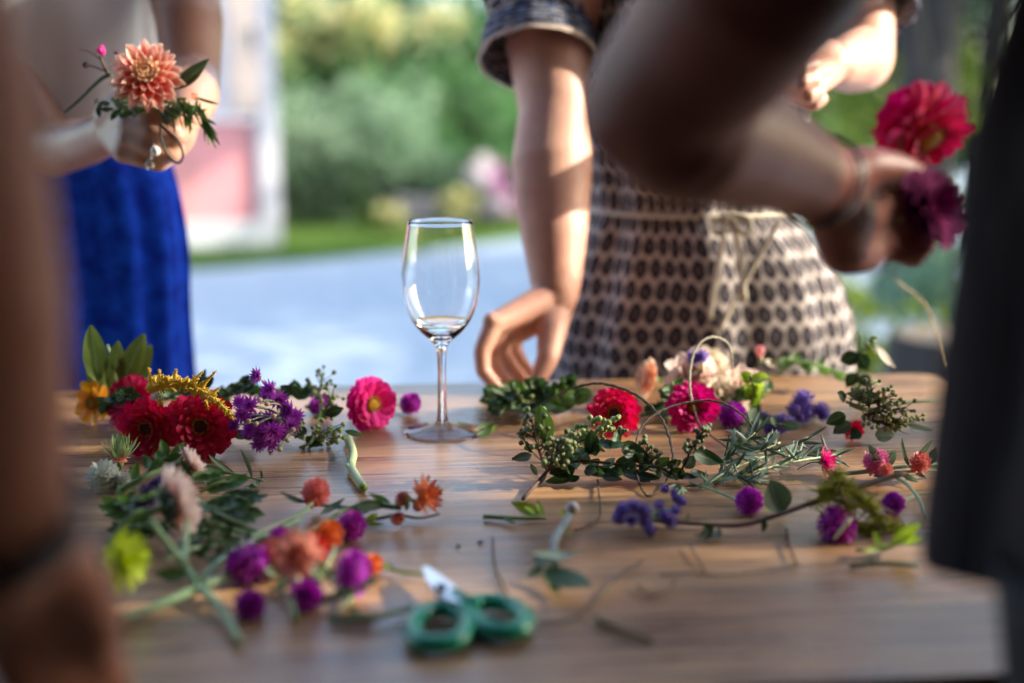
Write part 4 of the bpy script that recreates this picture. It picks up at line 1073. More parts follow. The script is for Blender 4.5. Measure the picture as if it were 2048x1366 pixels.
def leafy(o, P, n, Lpx, wpx, m, spread=.9, seed=1, prof='leaf', t0=.1, up=.4, curl=.35):
    """leaves along a path"""
    random.seed(seed)
    for i in range(n):
        t = t0 + (1 - t0) * (i + rnd() * .6) / n; k = min(len(P) - 2, int(t * (len(P) - 1))); a = P[k]
        d = (P[k+1] - P[k]).normalized(); s = mpp(a)
        side = d.cross(V((0, 0, 1))) * (1 if i % 2 else -1) * spread + V((ru(-.3, .3), ru(-.4, .2), up * ru(-.4, 1.2)))
        q = (d * ru(.2, .8) + side).normalized(); L = Lpx * s * ru(.65, 1.2)
        leaf(o, a, a + q * L, wpx * ru(.8, 1.15), m, curl=curl, prof=prof)

# ---------------------------------------------------------------- back left heap
# red and crimson zinnias
zinnia(262, 803, 58, -35, 30, Z_RED, 'coral red zinnia leaning behind the two crimson zinnias', hf=1.05)
zinnia(297, 856, 62, -8, 6, Z_CRIM, 'crimson zinnia with orange-ringed dark heart, beside the golden flower')
zinnia(402, 850, 72, 10, 8, Z_CRIM, 'large crimson zinnia with dark heart under the yellow plume', dr_=.28)
zinnia(188, 806, 46, -25, 12, Z_YEL, 'golden yellow flower beside the crimson zinnias', dk=FLY, fl=FLY, rings=[(9, .14, .90, 6, 0, .62), (8, .13, .74, 20, .06, .60)], name='golden_flower')
# magenta zinnia petal fallen between the two
o = thing('fallen_petal', 'single purple petal lying between the two crimson zinnias', 'petal', T(352, 890))
leaf(o, T(345, 892, .002), T(352, 862, .022), 24, Z_MAG, up=CAMV, name='petal')
o.children[0].name = 'petal'
# hot pink zinnia
zinnia(742, 808, 54, 38, 10, Z_HOT, 'hot pink zinnia with a yellow centre beside the wine glass', dk=FLY, fl=FLY, dr_=.30, rings=[(17, .16, .90, -10, -.04, .5), (16, .15, .88, 4, .02, .5), (15, .14, .80, 16, .07, .52), (11, .16, .6, 30, .10, .55)], dome=.55, curl=.5)
# broad-leaved stem standing up
o = thing('leafy_cutting', 'upright stem of broad olive-green leaves behind the zinnias', 'leaves', T(235, 835))
b0 = T(240, 842, .004); Y0 = b0.y + .01
pstem(o, [b0, W(238, 800, Y0), W(228, 740, Y0), W(215, 690, Y0 + .01)], 3.4, STEM)
for a, b, w_ in (((196, 760), (182, 645), 50), ((222, 782), (240, 678), 44), ((240, 775), (292, 664), 50), ((252, 790), (306, 690), 40), ((214, 790), (178, 730), 40), ((250, 800), (330, 745), 30)):
    leaf(o, W(a[0], a[1], Y0), W(b[0], b[1], Y0 + ru(-.02, .02)), w_, LEAF_O, up=V((ru(-.4, .4), -1, .25)), curl=.3, prof='egg', cup=.02)
o = thing('celosia', 'small orange celosia spike standing among the broad leaves', 'flower', T(250, 835))
def plume(o, P, rpx, m, n, seed, lpx):
    random.seed(seed); s = mpp(P[0]); mb = MB(); mb.add(tube(P, [rpx * s * (1 - .75 * i / (len(P) - 1)) for i in range(len(P))], 7))
    for i in range(n):
        k = random.randint(0, len(P) - 2); q = (1 - .7 * k / len(P)); a = P[k].lerp(P[k+1], rnd()); d = (P[k+1] - P[k]).normalized()
        e = V((ru(-1, 1), ru(-1, 1), ru(-.6, 1))); e = (e - d * e.dot(d) * .5).normalized()
        L = lpx * s * q * ru(.5, 1.2); t = a + e * (rpx * s * q * .8 + L) + d * L * .5
        t = onto(t); mb.add(tube([a + e * rpx * s * q * .6, a.lerp(t, .6), t], (L * .30, L * .10), 4))
    return wput('plume', mb.v, mb.f, m, o, kind='stuff')
plume(o, spl([W(246, 800, Y0 + .01), W(250, 755, Y0 + .01), W(262, 716, Y0 + .01)], 6), 5, ORNG, 60, 4, 7)
pstem(o, [T(240, 850, .003), W(245, 800, Y0 + .01)], 2.5, STEM)
o = thing('celosia', 'yellow celosia plume draped over the crimson zinnias', 'flower', T(360, 850))
Yc = T(300, 856, .03).y - .006
P = spl([W(300, 778, Yc + .02), W(345, 765, Yc + .01), W(390, 778, Yc), W(430, 800, Yc - .012), W(466, 836, Yc - .02)], 8)
plume(o, P, 11, GOLD, 300, 5, 15)
for a, b in (((302, 775), (298, 735)), ((322, 765), (318, 738)), ((350, 758), (352, 738)), ((384, 765), (406, 742)), ((402, 775), (432, 742)), ((420, 790), (438, 775)), ((318, 800), (326, 812)), ((412, 800), (416, 818))):
    plume(o, spl([W(a[0], a[1], Yc), W((a[0] + b[0]) / 2, (a[1] + b[1]) / 2, Yc), W(b[0], b[1], Yc)], 4), 5, GOLD, 30, a[0], 6)
# dark foliage behind
o = thing('foliage_sprig', 'dark green small-leaved sprig lying behind the zinnias along the table edge', 'leaves', T(400, 800))
for q, (pts) in enumerate((((300, 800, .01), (380, 790, .025), (470, 785, .03), (540, 790, .02)), ((330, 800, .01), (370, 780, .04), (410, 772, .05)), ((430, 800, .01), (470, 780, .04), (500, 772, .045)), ((520, 805, .01), (580, 790, .03), (620, 785, .03)), ((200, 830, .01), (230, 800, .04), (260, 790, .05)))):
    P = spl([T(*a) for a in pts], 6); wput('stem', *tube(P, (.002, .0012), 5), TWIG, o); leafy(o, P, 22, 34, 20, LEAF_D, seed=q + 5, up=.9, prof='egg')
# purple aster sprig
def star_mesh(m):
    def fn():
        mb = MB(); random.seed(9)
        for ring, (n, el, L) in enumerate(((13, 12, 1.0), (11, 35, .85), (8, 60, .65))):
            for k in range(n):
                v, f, _ = blade(L=L, Wd=.26, prof='leaf', nl=3, nw=2, curl=.3, cup=.1)
                M = Matrix.Rotation(R(360 * k / n + ring * 9 + ru(-6, 6)), 4, 'Z') @ Matrix.Rotation(R(el + ru(-8, 8)), 4, 'X'); mb.add(([M @ q for q in v], f))
        mb.add(tube([V((0, 0, -.5)), V((0, 0, .1))], (.12, .2), 6))
        return mk('flower_head', mb.v, mb.f, m)
    return mesh_of(('star', m.name), fn)
o = thing('aster_sprig', 'sprig of small purple flowers with dry seed heads beside the crimson zinnias', 'flower', T(540, 870))
ya = T(545, 870, .02).y
mb = MB(); s = mpp(T(545, 870)); rt = T(610, 880, .004)
heads = [(514, 752, 14), (540, 778, 16), (530, 792, 15), (556, 800, 17), (578, 822, 19), (590, 835, 16), (500, 812, 17), (486, 830, 16), (512, 838, 17), (540, 838, 16), (522, 866, 17), (548, 862, 19), (566, 868, 16), (500, 862, 15), (540, 885, 15), (515, 888, 14), (582, 850, 15), (480, 805, 14), (470, 850, 15)]
random.seed(5)
for (a, b, r_) in heads:
    c = W(a, b, ya + ru(-.02, .02)); c = onto(c, r_ * s * .6); mb.add(tube(spl([rt, rt.lerp(c, .5) + V((0, 0, .01)), c], 4), (.0012, .0008), 4))
    put('flower_head', star_mesh(AST), o, frame(c, V((ru(-.9, .9), -1, ru(-.2, 1))), s=r_ * s * 1.4))
for (a, b) in ((534, 808), (548, 832), (512, 848), (556, 852), (520, 800), (575, 880), (560, 898), (497, 842), (586, 860)):
    c = onto(W(a, b, ya - .015 + ru(-.01, .01)), .003); mb.add(tube(spl([rt, rt.lerp(c, .6) + V((0, 0, .012)), c], 4), (.0011, .0009), 4))
    put('seed_head', berry_mesh(SEEDH), o, frame(c, V((ru(-1, .2), -.6, ru(-.4, .5))), s=5.5 * s))
wput('stem', mb.v, mb.f, STEM_P, o)
P = spl([T(480, 880, .004), T(520, 860, .02), T(600, 840, .02)], 5); leafy(o, P, 16, 34, 18, LEAF_D, seed=8, up=.6)
gomphrena(640, 812, 20, G_PUR, 'dark purple globe flower half hidden by green berries', ax=(.3, -.6, .4))
# green berry sprig by the hot pink zinnia
o = thing('berry_sprig', 'sprig of pale green berries and leaves between purple flowers and hot pink zinnia', 'leaves', T(640, 880))
yb = T(645, 875, .01).y
cluster(o, W(620, 885, yb), W(672, 858, yb - .01), 46, 11, 24, BERRY_L, STEM, seed=3)
cluster(o, W(640, 840, yb + .05), W(668, 785, yb + .05), 26, 11, 22, BERRY_L, STEM, seed=4)
cluster(o, W(630, 800, yb + .08), W(650, 745, yb + .08), 22, 10, 24, BERRY, STEM, seed=6)
pstem(o, [T(600, 895, .003), T(625, 880, .012), W(640, 830, yb + .04), W(640, 790, yb + .07)], 3, STEM)
for a, b, w_ in (((630, 875), (618, 898), 34), ((610, 855), (590, 880), 30), ((690, 862), (730, 872), 14), ((585, 790), (560, 770), 22), ((600, 800), (585, 768), 18), ((650, 830), (690, 815), 22)):
    leaf(o, W(a[0], a[1], yb + (.04 if a[1] < 840 else 0)), W(b[0], b[1], yb + (.04 if a[1] < 840 else -.012)), w_, LEAF_D if b[0] < 700 else LEAF_M)
# cut stem
o = thing('cut_stem', 'thick pale green cut stem lying in front of the hot pink zinnia', 'stem', T(712, 930))
pstem(o, pl([(694, 872, .006), (706, 905, .007), (703, 935, .006), (727, 976, .005)]), 8.5, STEM_P, taper=.95)
pstem(o, pl([(706, 945, .005), (694, 930, .008)]), 6, STEM_P)
e0 = T(727, 976, .005); c = e0 + V((.0008, -.0022, 0))
wput('cut_end', *tube([e0, e0 + (e0 - T(718, 960, .005)).normalized() * .0016], 7.2 * mpp(e0), 12), LEAF_L, o)
gomphrena(820, 808, 20, G_MAG, 'bright purple globe flower between hot pink zinnia and wine glass', ax=(.35, -.35, .7), stem=pl([(790, 806, .006), (760, 800, .004)]), hf=1.1, leaves=False)
o = thing('loose_leaf', 'small curled green leaf lying against the wine glass foot', 'leaf', T(968, 862))
leaf(o, T(955, 872, .002), T(982, 848, .010), 30, LEAF_M, up=V((.4, -.6, .7)), prof='egg'); leaf(o, T(968, 866, .002), T(996, 852, .006), 14, LEAF_L, up=V((.4, -.3, .7)))

# ---------------------------------------------------------------- greenery under the picking hand
o = thing('greenery_bundle', 'dark green leafy bundle pinched by the hand of the woman in the printed dress', 'leaves', T(1060, 815))
yh = T(1060, 806, .01).y
mb = MB()
for q in range(9):
    a = T(1000 + q * 18, 826 - (q % 3) * 10, .004); e = W(985 + q * 21 + ru(-6, 6), 776 + ru(-10, 26), yh + ru(-.03, .03)); e = onto(e)
    P = spl([a, a.lerp(e, .5) + V((0, 0, .008)), e], 5); mb.add(tube(P, (.0014, .0009), 4)); leafy(o, P, 8, 40, 22, LEAF_D if q % 3 else LEAF_M, seed=q + 40, up=.6)
P = spl(pl([(985, 815, .01), (1060, 820, .012), (1160, 805, .01)]), 6); mb.add(tube(P, (.002, .0015), 5)); leafy(o, P, 20, 44, 22, LEAF_D, seed=66, up=.5)
wput('stem', mb.v, mb.f, STEM, o)
for a, b, w_ in (((1000, 800), (968, 772), 42), ((1000, 815), (972, 830), 30), ((1040, 800), (1040, 765), 26), ((1000, 780), (962, 786), 10)): leaf(o, W(a[0], a[1], yh), W(b[0], b[1], yh - .005), w_, LEAF_D, curl=.2)
cluster(o, W(1040, 830, yh - .02), W(1050, 785, yh - .02), 16, 9, 18, BERRY_L, STEM, seed=9)
cluster(o, W(1085, 825, yh - .01), W(1100, 790, yh - .01), 16, 9, 20, BERRY_L, STEM, seed=19)

# ---------------------------------------------------------------- middle: two zinnias behind the berry sprig
zinnia(1228, 826, 53, -4, 12, Z_RED, 'coral pink zinnia behind the berry sprig', dr_=.30)
zinnia(1385, 814, 53, 2, 10, Z_MAG, 'magenta zinnia with yellow heart under the wire loop', dk=FLY, fl=FLY, dr_=.24, rings=ZR)
# the berry sprig in focus
o = thing('berry_sprig', 'seeded eucalyptus sprig with dark green berries and leaves in front of the coral zinnia', 'leaves', T(1150, 940))
yS = T(1150, 945, .01).y
S = lambda a, b, dy=0.0: onto(W(a, b, yS + dy))
pstem(o, [T(1046, 998, .003), T(1075, 965, .006), S(1105, 935), S(1160, 922), S(1250, 930), S(1335, 936, -.005)], 4.2, TWIG, taper=.6)
pstem(o, [T(1050, 992, .003), S(1092, 950, .01), S(1078, 900, .012), S(1066, 850, .012)], 2.6, TWIG)
pstem(o, [S(1110, 935, .01), S(1150, 890, .03), S(1210, 860, .045)], 2.4, TWIG)
cluster(o, S(1085, 930), S(1062, 836), 44, 13, 30, BERRY, TWIG, rpx=2.0, seed=11)
cluster(o, S(1095, 940, -.01), S(1134, 874, -.01), 40, 13, 28, BERRY, TWIG, rpx=2.0, seed=12)
cluster(o, S(1120, 895, .035), S(1225, 848, .045), 64, 13, 30, BERRY_L, STEM, rpx=2.0, seed=13)
cluster(o, S(1240, 880, .0), S(1250, 850, 0), 4, 12, 10, BERRY, TWIG, rpx=2.0, seed=14)
cluster(o, S(1292, 930), S(1296, 880), 14, 11, 16, BERRY, TWIG, rpx=2.0, seed=15)
cluster(o, S(1300, 930), S(1318, 900), 12, 11, 14, BERRY, TWIG, rpx=2.0, seed=16)
for a, b, w_, m, up in (((1094, 882), (1082, 806), 36, LEAF_M, (-.2, -1, .2)), ((1182, 908), (1182, 857), 32, LEAF_D, (.1, -1, .2)), ((1180, 905), (1200, 878), 18, LEAF_G, (.3, -1, .5)), ((1064, 912), (1024, 922), 24, LEAF_G, (-.3, -.5, .8)),
                        ((1148, 952), (1090, 978), 26, LEAF_M, (-.1, -.75, .6)), ((1150, 940), (1098, 950), 34, LEAF_D, (0, -.6, .7)), ((1240, 888), (1302, 928), 34, LEAF_D, (.2, -.9, .5)), ((1190, 885), (1240, 895), 24, LEAF_D, (0, -.5, .9)),
                        ((1180, 925), (1150, 905), 24, LEAF_G, (-.5, -.7, .4)), ((1170, 940), (1245, 952), 30, LEAF_D, (0, -.6, .8)), ((1230, 935), (1280, 912), 30, LEAF_D, (0, -.8, .6)), ((1240, 945), (1320, 962), 28, LEAF_D, (.1, -.5, .8)),
                        ((1310, 935), (1340, 915), 24, LEAF_M, (.2, -.8, .5)), ((1320, 940), (1365, 962), 26, LEAF_D, (.2, -.5, .8)), ((1200, 950), (1245, 962), 22, LEAF_G, (0, -.6, .7)), ((1335, 937), (1352, 915), 16, LEAF_D, (.4, -.8, .3)),
                        ((1110, 905), (1138, 880), 22, LEAF_G, (.3, -.8, .4)), ((1075, 950), (1062, 925), 16, LEAF_G, (-.6, -.6, .4)), ((1095, 905), (1092, 858), 12, LEAF_M, (.6, -.8, .1)), ((1060, 905), (1052, 880), 9, LEAF_M, (.2, -.9, .2)),
                        ((1125, 955), (1112, 930), 22, LEAF_D, (0, -.9, .4)), ((1160, 955), (1130, 965), 20, LEAF_D, (0, -.5, .9)), ((1205, 935), (1232, 915), 18, LEAF_S, (.2, -.8, .5)), ((1270, 950), (1300, 975), 22, LEAF_D, (0, -.5, .9)), ((1355, 950), (1395, 958), 22, LEAF_D, (0, -.4, .9)), ((1370, 955), (1345, 935), 20, LEAF_M, (0, -.9, .4))):
    leaf(o, S(*a), S(b[0], b[1], -.004 if b[1] > 940 else 0), w_, m, up=V(up), prof='egg' if w_ > 22 else 'leaf', curl=.3)
for a, b in (((1100, 940), (1350, 940)), ((1090, 930), (1240, 885))):
    leafy(o, [S(a[0] + (b[0] - a[0]) * i / 14, a[1] + (b[1] - a[1]) * i / 14) for i in range(15)], 15, 40, 22, LEAF_D, seed=a[1], up=.5, prof='egg')
pstem(o, [S(1062, 905), S(1048, 880), S(1033, 866)], 1.8, TWIG)
leaf(o, S(1050, 880), S(1034, 865), 8, TWIG, name='leaf')
o = thing('berry_sprig', 'small sprig with a cluster of green berries and one broad leaf beside the rosemary', 'leaves', T(1375, 945))
yS2 = T(1370, 945, .01).y; S2 = lambda a, b, dy=0.0: onto(W(a, b, yS2 + dy))
pstem(o, [T(1352, 960, .003), S2(1368, 930), S2(1385, 895), S2(1405, 868)], 2.6, TWIG)
cluster(o, S2(1375, 908), S2(1412, 858), 30, 11.5, 17, BERRY, TWIG, rpx=2, seed=21)
for a, b, w_, m, up in (((1384, 905), (1445, 928), 36, LEAF_D, (.1, -.8, .6)), ((1370, 935), (1388, 910), 26, LEAF_G, (.2, -.9, .4)), ((1380, 945), (1415, 955), 22, LEAF_D, (0, -.4, .9))): leaf(o, S2(*a), S2(*b), w_, m, up=V(up), prof='egg')

# ---------------------------------------------------------------- rosemary bundle
o = thing('rosemary', 'bundle of silvery green rosemary lying beside the wire loop', 'herb', T(1500, 930))
random.seed(31); mb = MB()
for q, pts in enumerate((((1400, 975, .004), (1470, 935, .012), (1550, 905, .016), (1622, 872, .02)), ((1425, 965, .004), (1500, 945, .010), (1580, 925, .012), (1640, 915, .012)), ((1440, 930, .012), (1510, 905, .025), (1560, 885, .03)),
                         ((1430, 950, .004), (1480, 955, .006), (1520, 965, .005)), ((1440, 925, .01), (1480, 890, .03), (1510, 865, .04)), ((1560, 925, .008), (1620, 905, .012), (1680, 912, .008)))):
    P = spl([onto(T(*a), .002) for a in pts], 8); mb.add(tube(P, (.0016, .0010), 5)); s = mpp(P[0])
    for i in range(26):
        k = random.randint(1, len(P) - 2); d = (P[k+1] - P[k]).normalized(); e = V((ru(-1, 1), ru(-1, 1), ru(-.4, 1))); e = (e - d * e.dot(d)).normalized()
        v_ = (d * ru(.5, 1.1) * (1 if rnd() < .85 else -.6) + e * ru(.5, .9)).normalized(); L = ru(32, 58) * s
        leaf(o, P[k], P[k] + v_ * L, 6.5, ROSEM if rnd() < .62 else LEAF_S, curl=random.choice((-.4, .3, .6)), prof='needle', cup=-.2, wave=0, fold=0)
wput('stem', mb.v, mb.f, STEM_P, o)
leaf(o, T(1440, 962, .004), T(1398, 980, .002), 10, ROSEM, prof='needle')

# ---------------------------------------------------------------- pale flowers at the back of the table
def ball_flower(px, py, rpx, m, label, yaw, pitch, hf=.95, rings=None, name='garden_rose', mh=None, pos=None):
    p, Rr = head_at(px, py, rpx, hf) if pos is None else (pos, rpx * mpp(pos))
    z = face(yaw, pitch); F = frame(p, z); o = thing(name, label, 'flower', (p.x, p.y, TZ))
    petals(o, F, rings or [(9, .10, .95, 12, -.1, .62), (8, .10, .85, 32, -.02, .62), (7, .10, .72, 52, .05, .62), (6, .08, .58, 70, .10, .6), (5, .04, .42, 82, .14, .55)], m, Rr, 'petal', curl=.6, cup=.12, wave=.2)
    put('calyx', calyx_mesh(STEM), o, F @ Matrix.Scale(Rr * .6, 4))
    b = p - z * Rr * .4; pstem(o, [b, b - z * Rr * .6, onto(b - z * Rr * 1.6 - V((0, 0, Rr)), .003)], 4, STEM)
    return o, p, Rr
ball_flower(1302, 758, 42, P_PEACH, 'peach rosebud lying on its side behind the magenta zinnia', -75, 10)
leaf(o, T(1330, 800, .01), T(1350, 740, .06), 26, LEAF_D)
ball_flower(1385, 752, 58, P_BLUSH, 'blush pink flower behind the magenta zinnia', -10, 35, hf=1.2)
ball_flower(1420, 735, 46, P_CREAM, 'cream white flower standing behind the blush flower', 25, 40, hf=1.6)
ball_flower(1440, 785, 44, P_CREAM, 'cream white flower between the magenta zinnia and the pale pink one', 10, 20, hf=1.0)
ball_flower(1482, 778, 50, P_PINKW, 'pale pink flower with ruffled petals above the purple globe flower', 20, 25)
o = thing('foliage_sprig', 'green leaves and stems under the pale flowers at the back of the table', 'leaves', T(1360, 815))
for q, pts in enumerate((((1310, 822, .004), (1340, 800, .02), (1345, 765, .05)), ((1430, 815, .004), (1480, 800, .02), (1540, 780, .03)), ((1500, 835, .004), (1510, 790, .03), (1500, 750, .06)), ((1280, 830, .004), (1320, 825, .008), (1380, 832, .006)), ((1480, 850, .003), (1520, 845, .01), (1570, 850, .02)))):
    P = spl([onto(T(*a)) for a in pts], 6); wput('stem', *tube(P, (.0022, .0014), 5), STEM, o); leafy(o, P, 9, 44, 24, (LEAF_D, LEAF_M, LEAF_L, LEAF_D, LEAF_G)[q], seed=q + 70, up=.6)
def ager(label, balls, root, m=AGER, green=True, name='ageratum'):
    o = thing(name, label, 'flower', root); random.seed(len(balls) * 7 + 3); mb = MB(); rt = V(root) + V((.01, .012, .006))
    for i, (px, py, r_, h) in enumerate(balls):
        c = T(px, py, h); s = mpp(c); c = onto(c, r_ * s * .8); put('floret', fuzz_mesh(m, 1 + i % 3), o, frame(c, V((ru(-1, 1), ru(-1, 1), 1)), s=r_ * s), kind='stuff')
        mb.add(tube(spl([rt, rt.lerp(c, .5) + V((0, .004, .003)), c], 4), (.0013, .001), 4))
    if green: wput('stem', mb.v, mb.f, STEM_B, o)
    return o
ager('single lilac ageratum tuft on top of the cream flowers', [(1388, 716, 18, .075), (1404, 712, 15, .078)], T(1395, 800))
gomphrena(1464, 830, 25, G_PUR, 'deep purple globe flower beside the magenta zinnia', ax=(.5, -.5, .5), leaves=False, stem=pl([(1440, 832, .006), (1405, 838, .004)]))
ager('blue-violet ageratum lying head down behind the rosemary', [(1528, 836, 15, .008), (1545, 848, 17, .01), (1562, 856, 16, .01), (1580, 846, 15, .014), (1538, 858, 13, .008), (1565, 838, 13, .02)], T(1552, 858))
o = ager('round blue-violet ageratum heads between the rosemary and green seed cluster', [(1606, 800, 24, .026), (1590, 818, 20, .018), (1612, 826, 22, .012), (1642, 820, 19, .014), (1648, 830, 14, .010), (1600, 834, 16, .01)], T(1612, 838))
# pink buds on a sprig at the back edge
o = thing('bud_sprig', 'sprig with two pink buds lying along the far edge of the table', 'flower', T(1600, 770))
yB = 1.37; B = lambda a, b, dy=0.0: onto(W(a, b, yB + dy))
pstem(o, [B(1760, 768), B(1680, 745), B(1600, 722), B(1540, 725)], 3.5, STEM); pstem(o, [B(1590, 724), B(1560, 745), B(1530, 752)], 2.6, STEM)
for (a, b, r_, tx, ty) in ((1520, 708, 20, -.2, .8), (1526, 752, 18, -.5, .1)):
    F = frame(B(a, b), V((tx, -.3, ty)))
    petals(o, F, [(5, .08, 1.3, 72, -.5, .62), (4, .04, 1.2, 82, -.4, .6)], mat('bud_pink', (.78, .30, .34), (.84, .50, .50), 30, .5, .3, .1), r_ * mpp(B(a, b)), 'petal', curl=.3, cup=.15, wave=.1)
    put('calyx', calyx_mesh(STEM_P), o, F @ Matrix.Translation((0, 0, -.4 * r_ * mpp(B(a, b)))) @ Matrix.Scale(r_ * mpp(B(a, b)) * .9, 4))
P = spl([B(1545, 735), B(1600, 728), B(1680, 748)], 6); leafy(o, P, 16, 34, 16, LEAF_M, seed=91, up=.7); leaf(o, B(1530, 720), B(1555, 735), 14, P_CREAM)
# tall leafy sprig at the far corner with drooping pale leaf
o = thing('leafy_sprig', 'dark leafy sprig standing up at the far table corner with one pale drooping leaf', 'leaves', T(1715, 800))
yT = T(1715, 800, .01).y; Tt = lambda a, b, dy=0.0: onto(W(a, b, yT + dy))
pstem(o, [Tt(1722, 812), Tt(1718, 760), Tt(1714, 715), Tt(1722, 668)], 3, STEM); pstem(o, [Tt(1716, 710), Tt(1738, 690), Tt(1752, 694)], 2.2, STEM)
for a, b, w_, m in (((1718, 712), (1676, 722), 34, LEAF_D), ((1716, 705), (1735, 740), 30, LEAF_D), ((1712, 745), (1690, 775), 26, LEAF_D), ((1720, 750), (1740, 775), 26, LEAF_D), ((1750, 692), (1786, 738), 20, P_CREAM), ((1735, 690), (1748, 720), 12, LEAF_L), ((1722, 690), (1716, 662), 9, LEAF_L), ((1718, 770), (1700, 800), 20, LEAF_M)): leaf(o, Tt(*a), Tt(*b), w_, m)
cluster(o, Tt(1735, 700), Tt(1745, 680), 8, 9, 12, BERRY_L, STEM, seed=24)
# green seed cluster (sedum) with eucalyptus leaves and a crimson bloom
o = thing('seed_cluster', 'large cluster of tiny green seed heads lying at the right end of the table', 'flower', T(1760, 855))
yq = T(1765, 850, .02).y; Q = lambda a, b, dy=0.0: onto(W(a, b, yq + dy))
for q, (a, b, n_) in enumerate((((1700, 800), (1750, 775), 22), ((1720, 815), (1790, 790), 30), ((1730, 830), (1815, 815), 34), ((1740, 840), (1830, 845), 30), ((1725, 825), (1770, 850), 24), ((1760, 845), (1815, 868), 20))): cluster(o, Q(*a), Q(*b), n_, 10, 22, BERRY_L if q % 2 else BERRY, TWIG, rpx=2.2, seed=200 + q)
pstem(o, [Q(1700, 808), Q(1740, 820), Q(1800, 806, .03), Q(1875, 800, .06)], 5, STEM)
for a, b, w_, m in (((1750, 870), (1790, 872), 34, LEAF_S), ((1690, 830), (1650, 848), 30, LEAF_D), ((1700, 845), (1665, 868), 28, LEAF_G), ((1720, 862), (1700, 880), 26, LEAF_D), ((1690, 800), (1672, 785), 24, LEAF_D), ((1760, 800), (1690, 785), 26, LEAF_G), ((1810, 850), (1868, 862), 16, LEAF_S)): leaf(o, Q(*a), Q(b[0], b[1], -.004), w_, m, prof='egg')
zinnia(1705, 858, 26, 15, -5, Z_CRIM, 'small dark crimson bloom tucked under the green seed cluster', rings=[(10, .1, .9, 20, 0, .5), (8, .1, .7, 45, .05, .5), (6, .06, .5, 70, .1, .5)], dr_=.15)

# ---------------------------------------------------------------- right: globe flowers, lime plume, twig
st_r = [(7, .10, .95, 10, -.06, .34), (12, .10, .90, 24, 0, .34), (12, .10, .78, 42, .05, .34), (10, .08, .64, 60, .08, .34), (8, .05, .45, 76, .10, .34)]
zinnia(1648, 924, 33, 60, 12, P_STMAG, 'magenta strawflower on its side behind the lime plume', rings=st_r, prof='dahlia', dr_=.18, dk=FLY, fl=FLY, name='strawflower', curl=.5)
gomphrena(1498, 1003, 25, G_MAG, 'round purple globe flower beside the single upright green leaf', ax=(-.3, -.4, .7), stem=pl([(1440, 985, .006), (1380, 965, .004)]), leaves=False)
o = thing('loose_leaf', 'single upright green leaf beside the round purple globe flower', 'leaf', T(1560, 1030))
leaf(o, T(1562, 1024, .004), T(1536, 958, .030), 58, LEAF_G, up=V((.3, -1, .2)), prof='egg'); leaf(o, T(1548, 1020, .002), T(1524, 1018, .006), 14, LEAF_L, up=V((0, -.6, .8)))
gomphrena(1786, 1008, 21, G_PUR, 'small dark purple globe flower behind the lime plume', ax=(-.3, -.4, .7), stem=pl([(1830, 990, .006), (1870, 985, .004)]), leaves=False)
o, p, _ = gomphrena(1674, 1050, 36, G_MAG, 'purple globe flower under the lime plume with a pale cut stem across it', ax=(.2, -.4, -.5), leaves=False, hf=.8)
pstem(o, [p + V((.004, -.02, .012)), T(1668, 1078, .006)], 4, STEM_P)
# lime plume
o = thing('goldenrod', 'fluffy lime green plume lying across the dark twig', 'flower', T(1700, 1040))
random.seed(41); mb = MB(); mbs = MB()
yl = T(1700, 1040, .01).y
for q, (a, b) in enumerate((((1660, 950), (1705, 985)), ((1640, 985), (1700, 1010)), ((1650, 1030), (1720, 1010)), ((1700, 980), (1750, 1010)), ((1720, 1000), (1770, 1050)), ((1690, 1040), (1740, 1060)), ((1740, 1060), (1810, 1060)), ((1640, 1000), (1680, 960)))):
    p0 = onto(W(a[0], a[1], yl + ru(-.01, .03))); p1 = onto(W(b[0], b[1], yl + ru(-.01, .02))); s = mpp(p0); mbs.add(tube([p0, p1], .0012, 4))
    for i in range(85):
        c = p0.lerp(p1, ru(-.1, 1.1)) + V((ru(-1, 1), ru(-1, 1), ru(-1, 1))) * 8 * s; d = V((ru(-1, 1), ru(-1, .6), ru(-.7, 1))).normalized(); L = ru(16, 34) * s
        c = onto(c); e = onto(c + d * L); mb.add(tube([c, c.lerp(e, .6), e], (2.0 * s, .7 * s), 3))
wput('plume', mb.v, mb.f, mat('lime_plume', (.34, .36, .015), (.50, .50, .04), 90, .6, .35, 0), o, kind='stuff'); wput('stem', mbs.v, mbs.f, STEM, o)
# dark twig
o = thing('twig', 'long dark brown twig lying across the right half of the table', 'twig', T(1560, 1040))
P = [onto(a, .004) for a in spl([T(1300, 1042, .004), T(1390, 1047, .005), T(1480, 1050, .008), T(1560, 1028, .014), T(1680, 985, .024), T(1810, 945, .034)], 8)]
wput('stem', *tube(P, (.0012, .0026), 7), TWIG, o)
pstem(o, [P[12], T(1440, 1072, .004), T(1390, 1070, .003)], 2, TWIG)
for a, b, w_ in (((1425, 1062, .006), (1392, 1078, .003), 20), ((1428, 1060, .008), (1402, 1050, .012), 16), ((1440, 1060, .006), (1425, 1080, .003), 16), ((1530, 1040, .012), (1524, 1066, .003), 12), ((1372, 1045, .006), (1380, 1020, .02), 6)): leaf(o, T(*a), T(*b), w_, LEAF_D if w_ > 10 else LEAF_M)
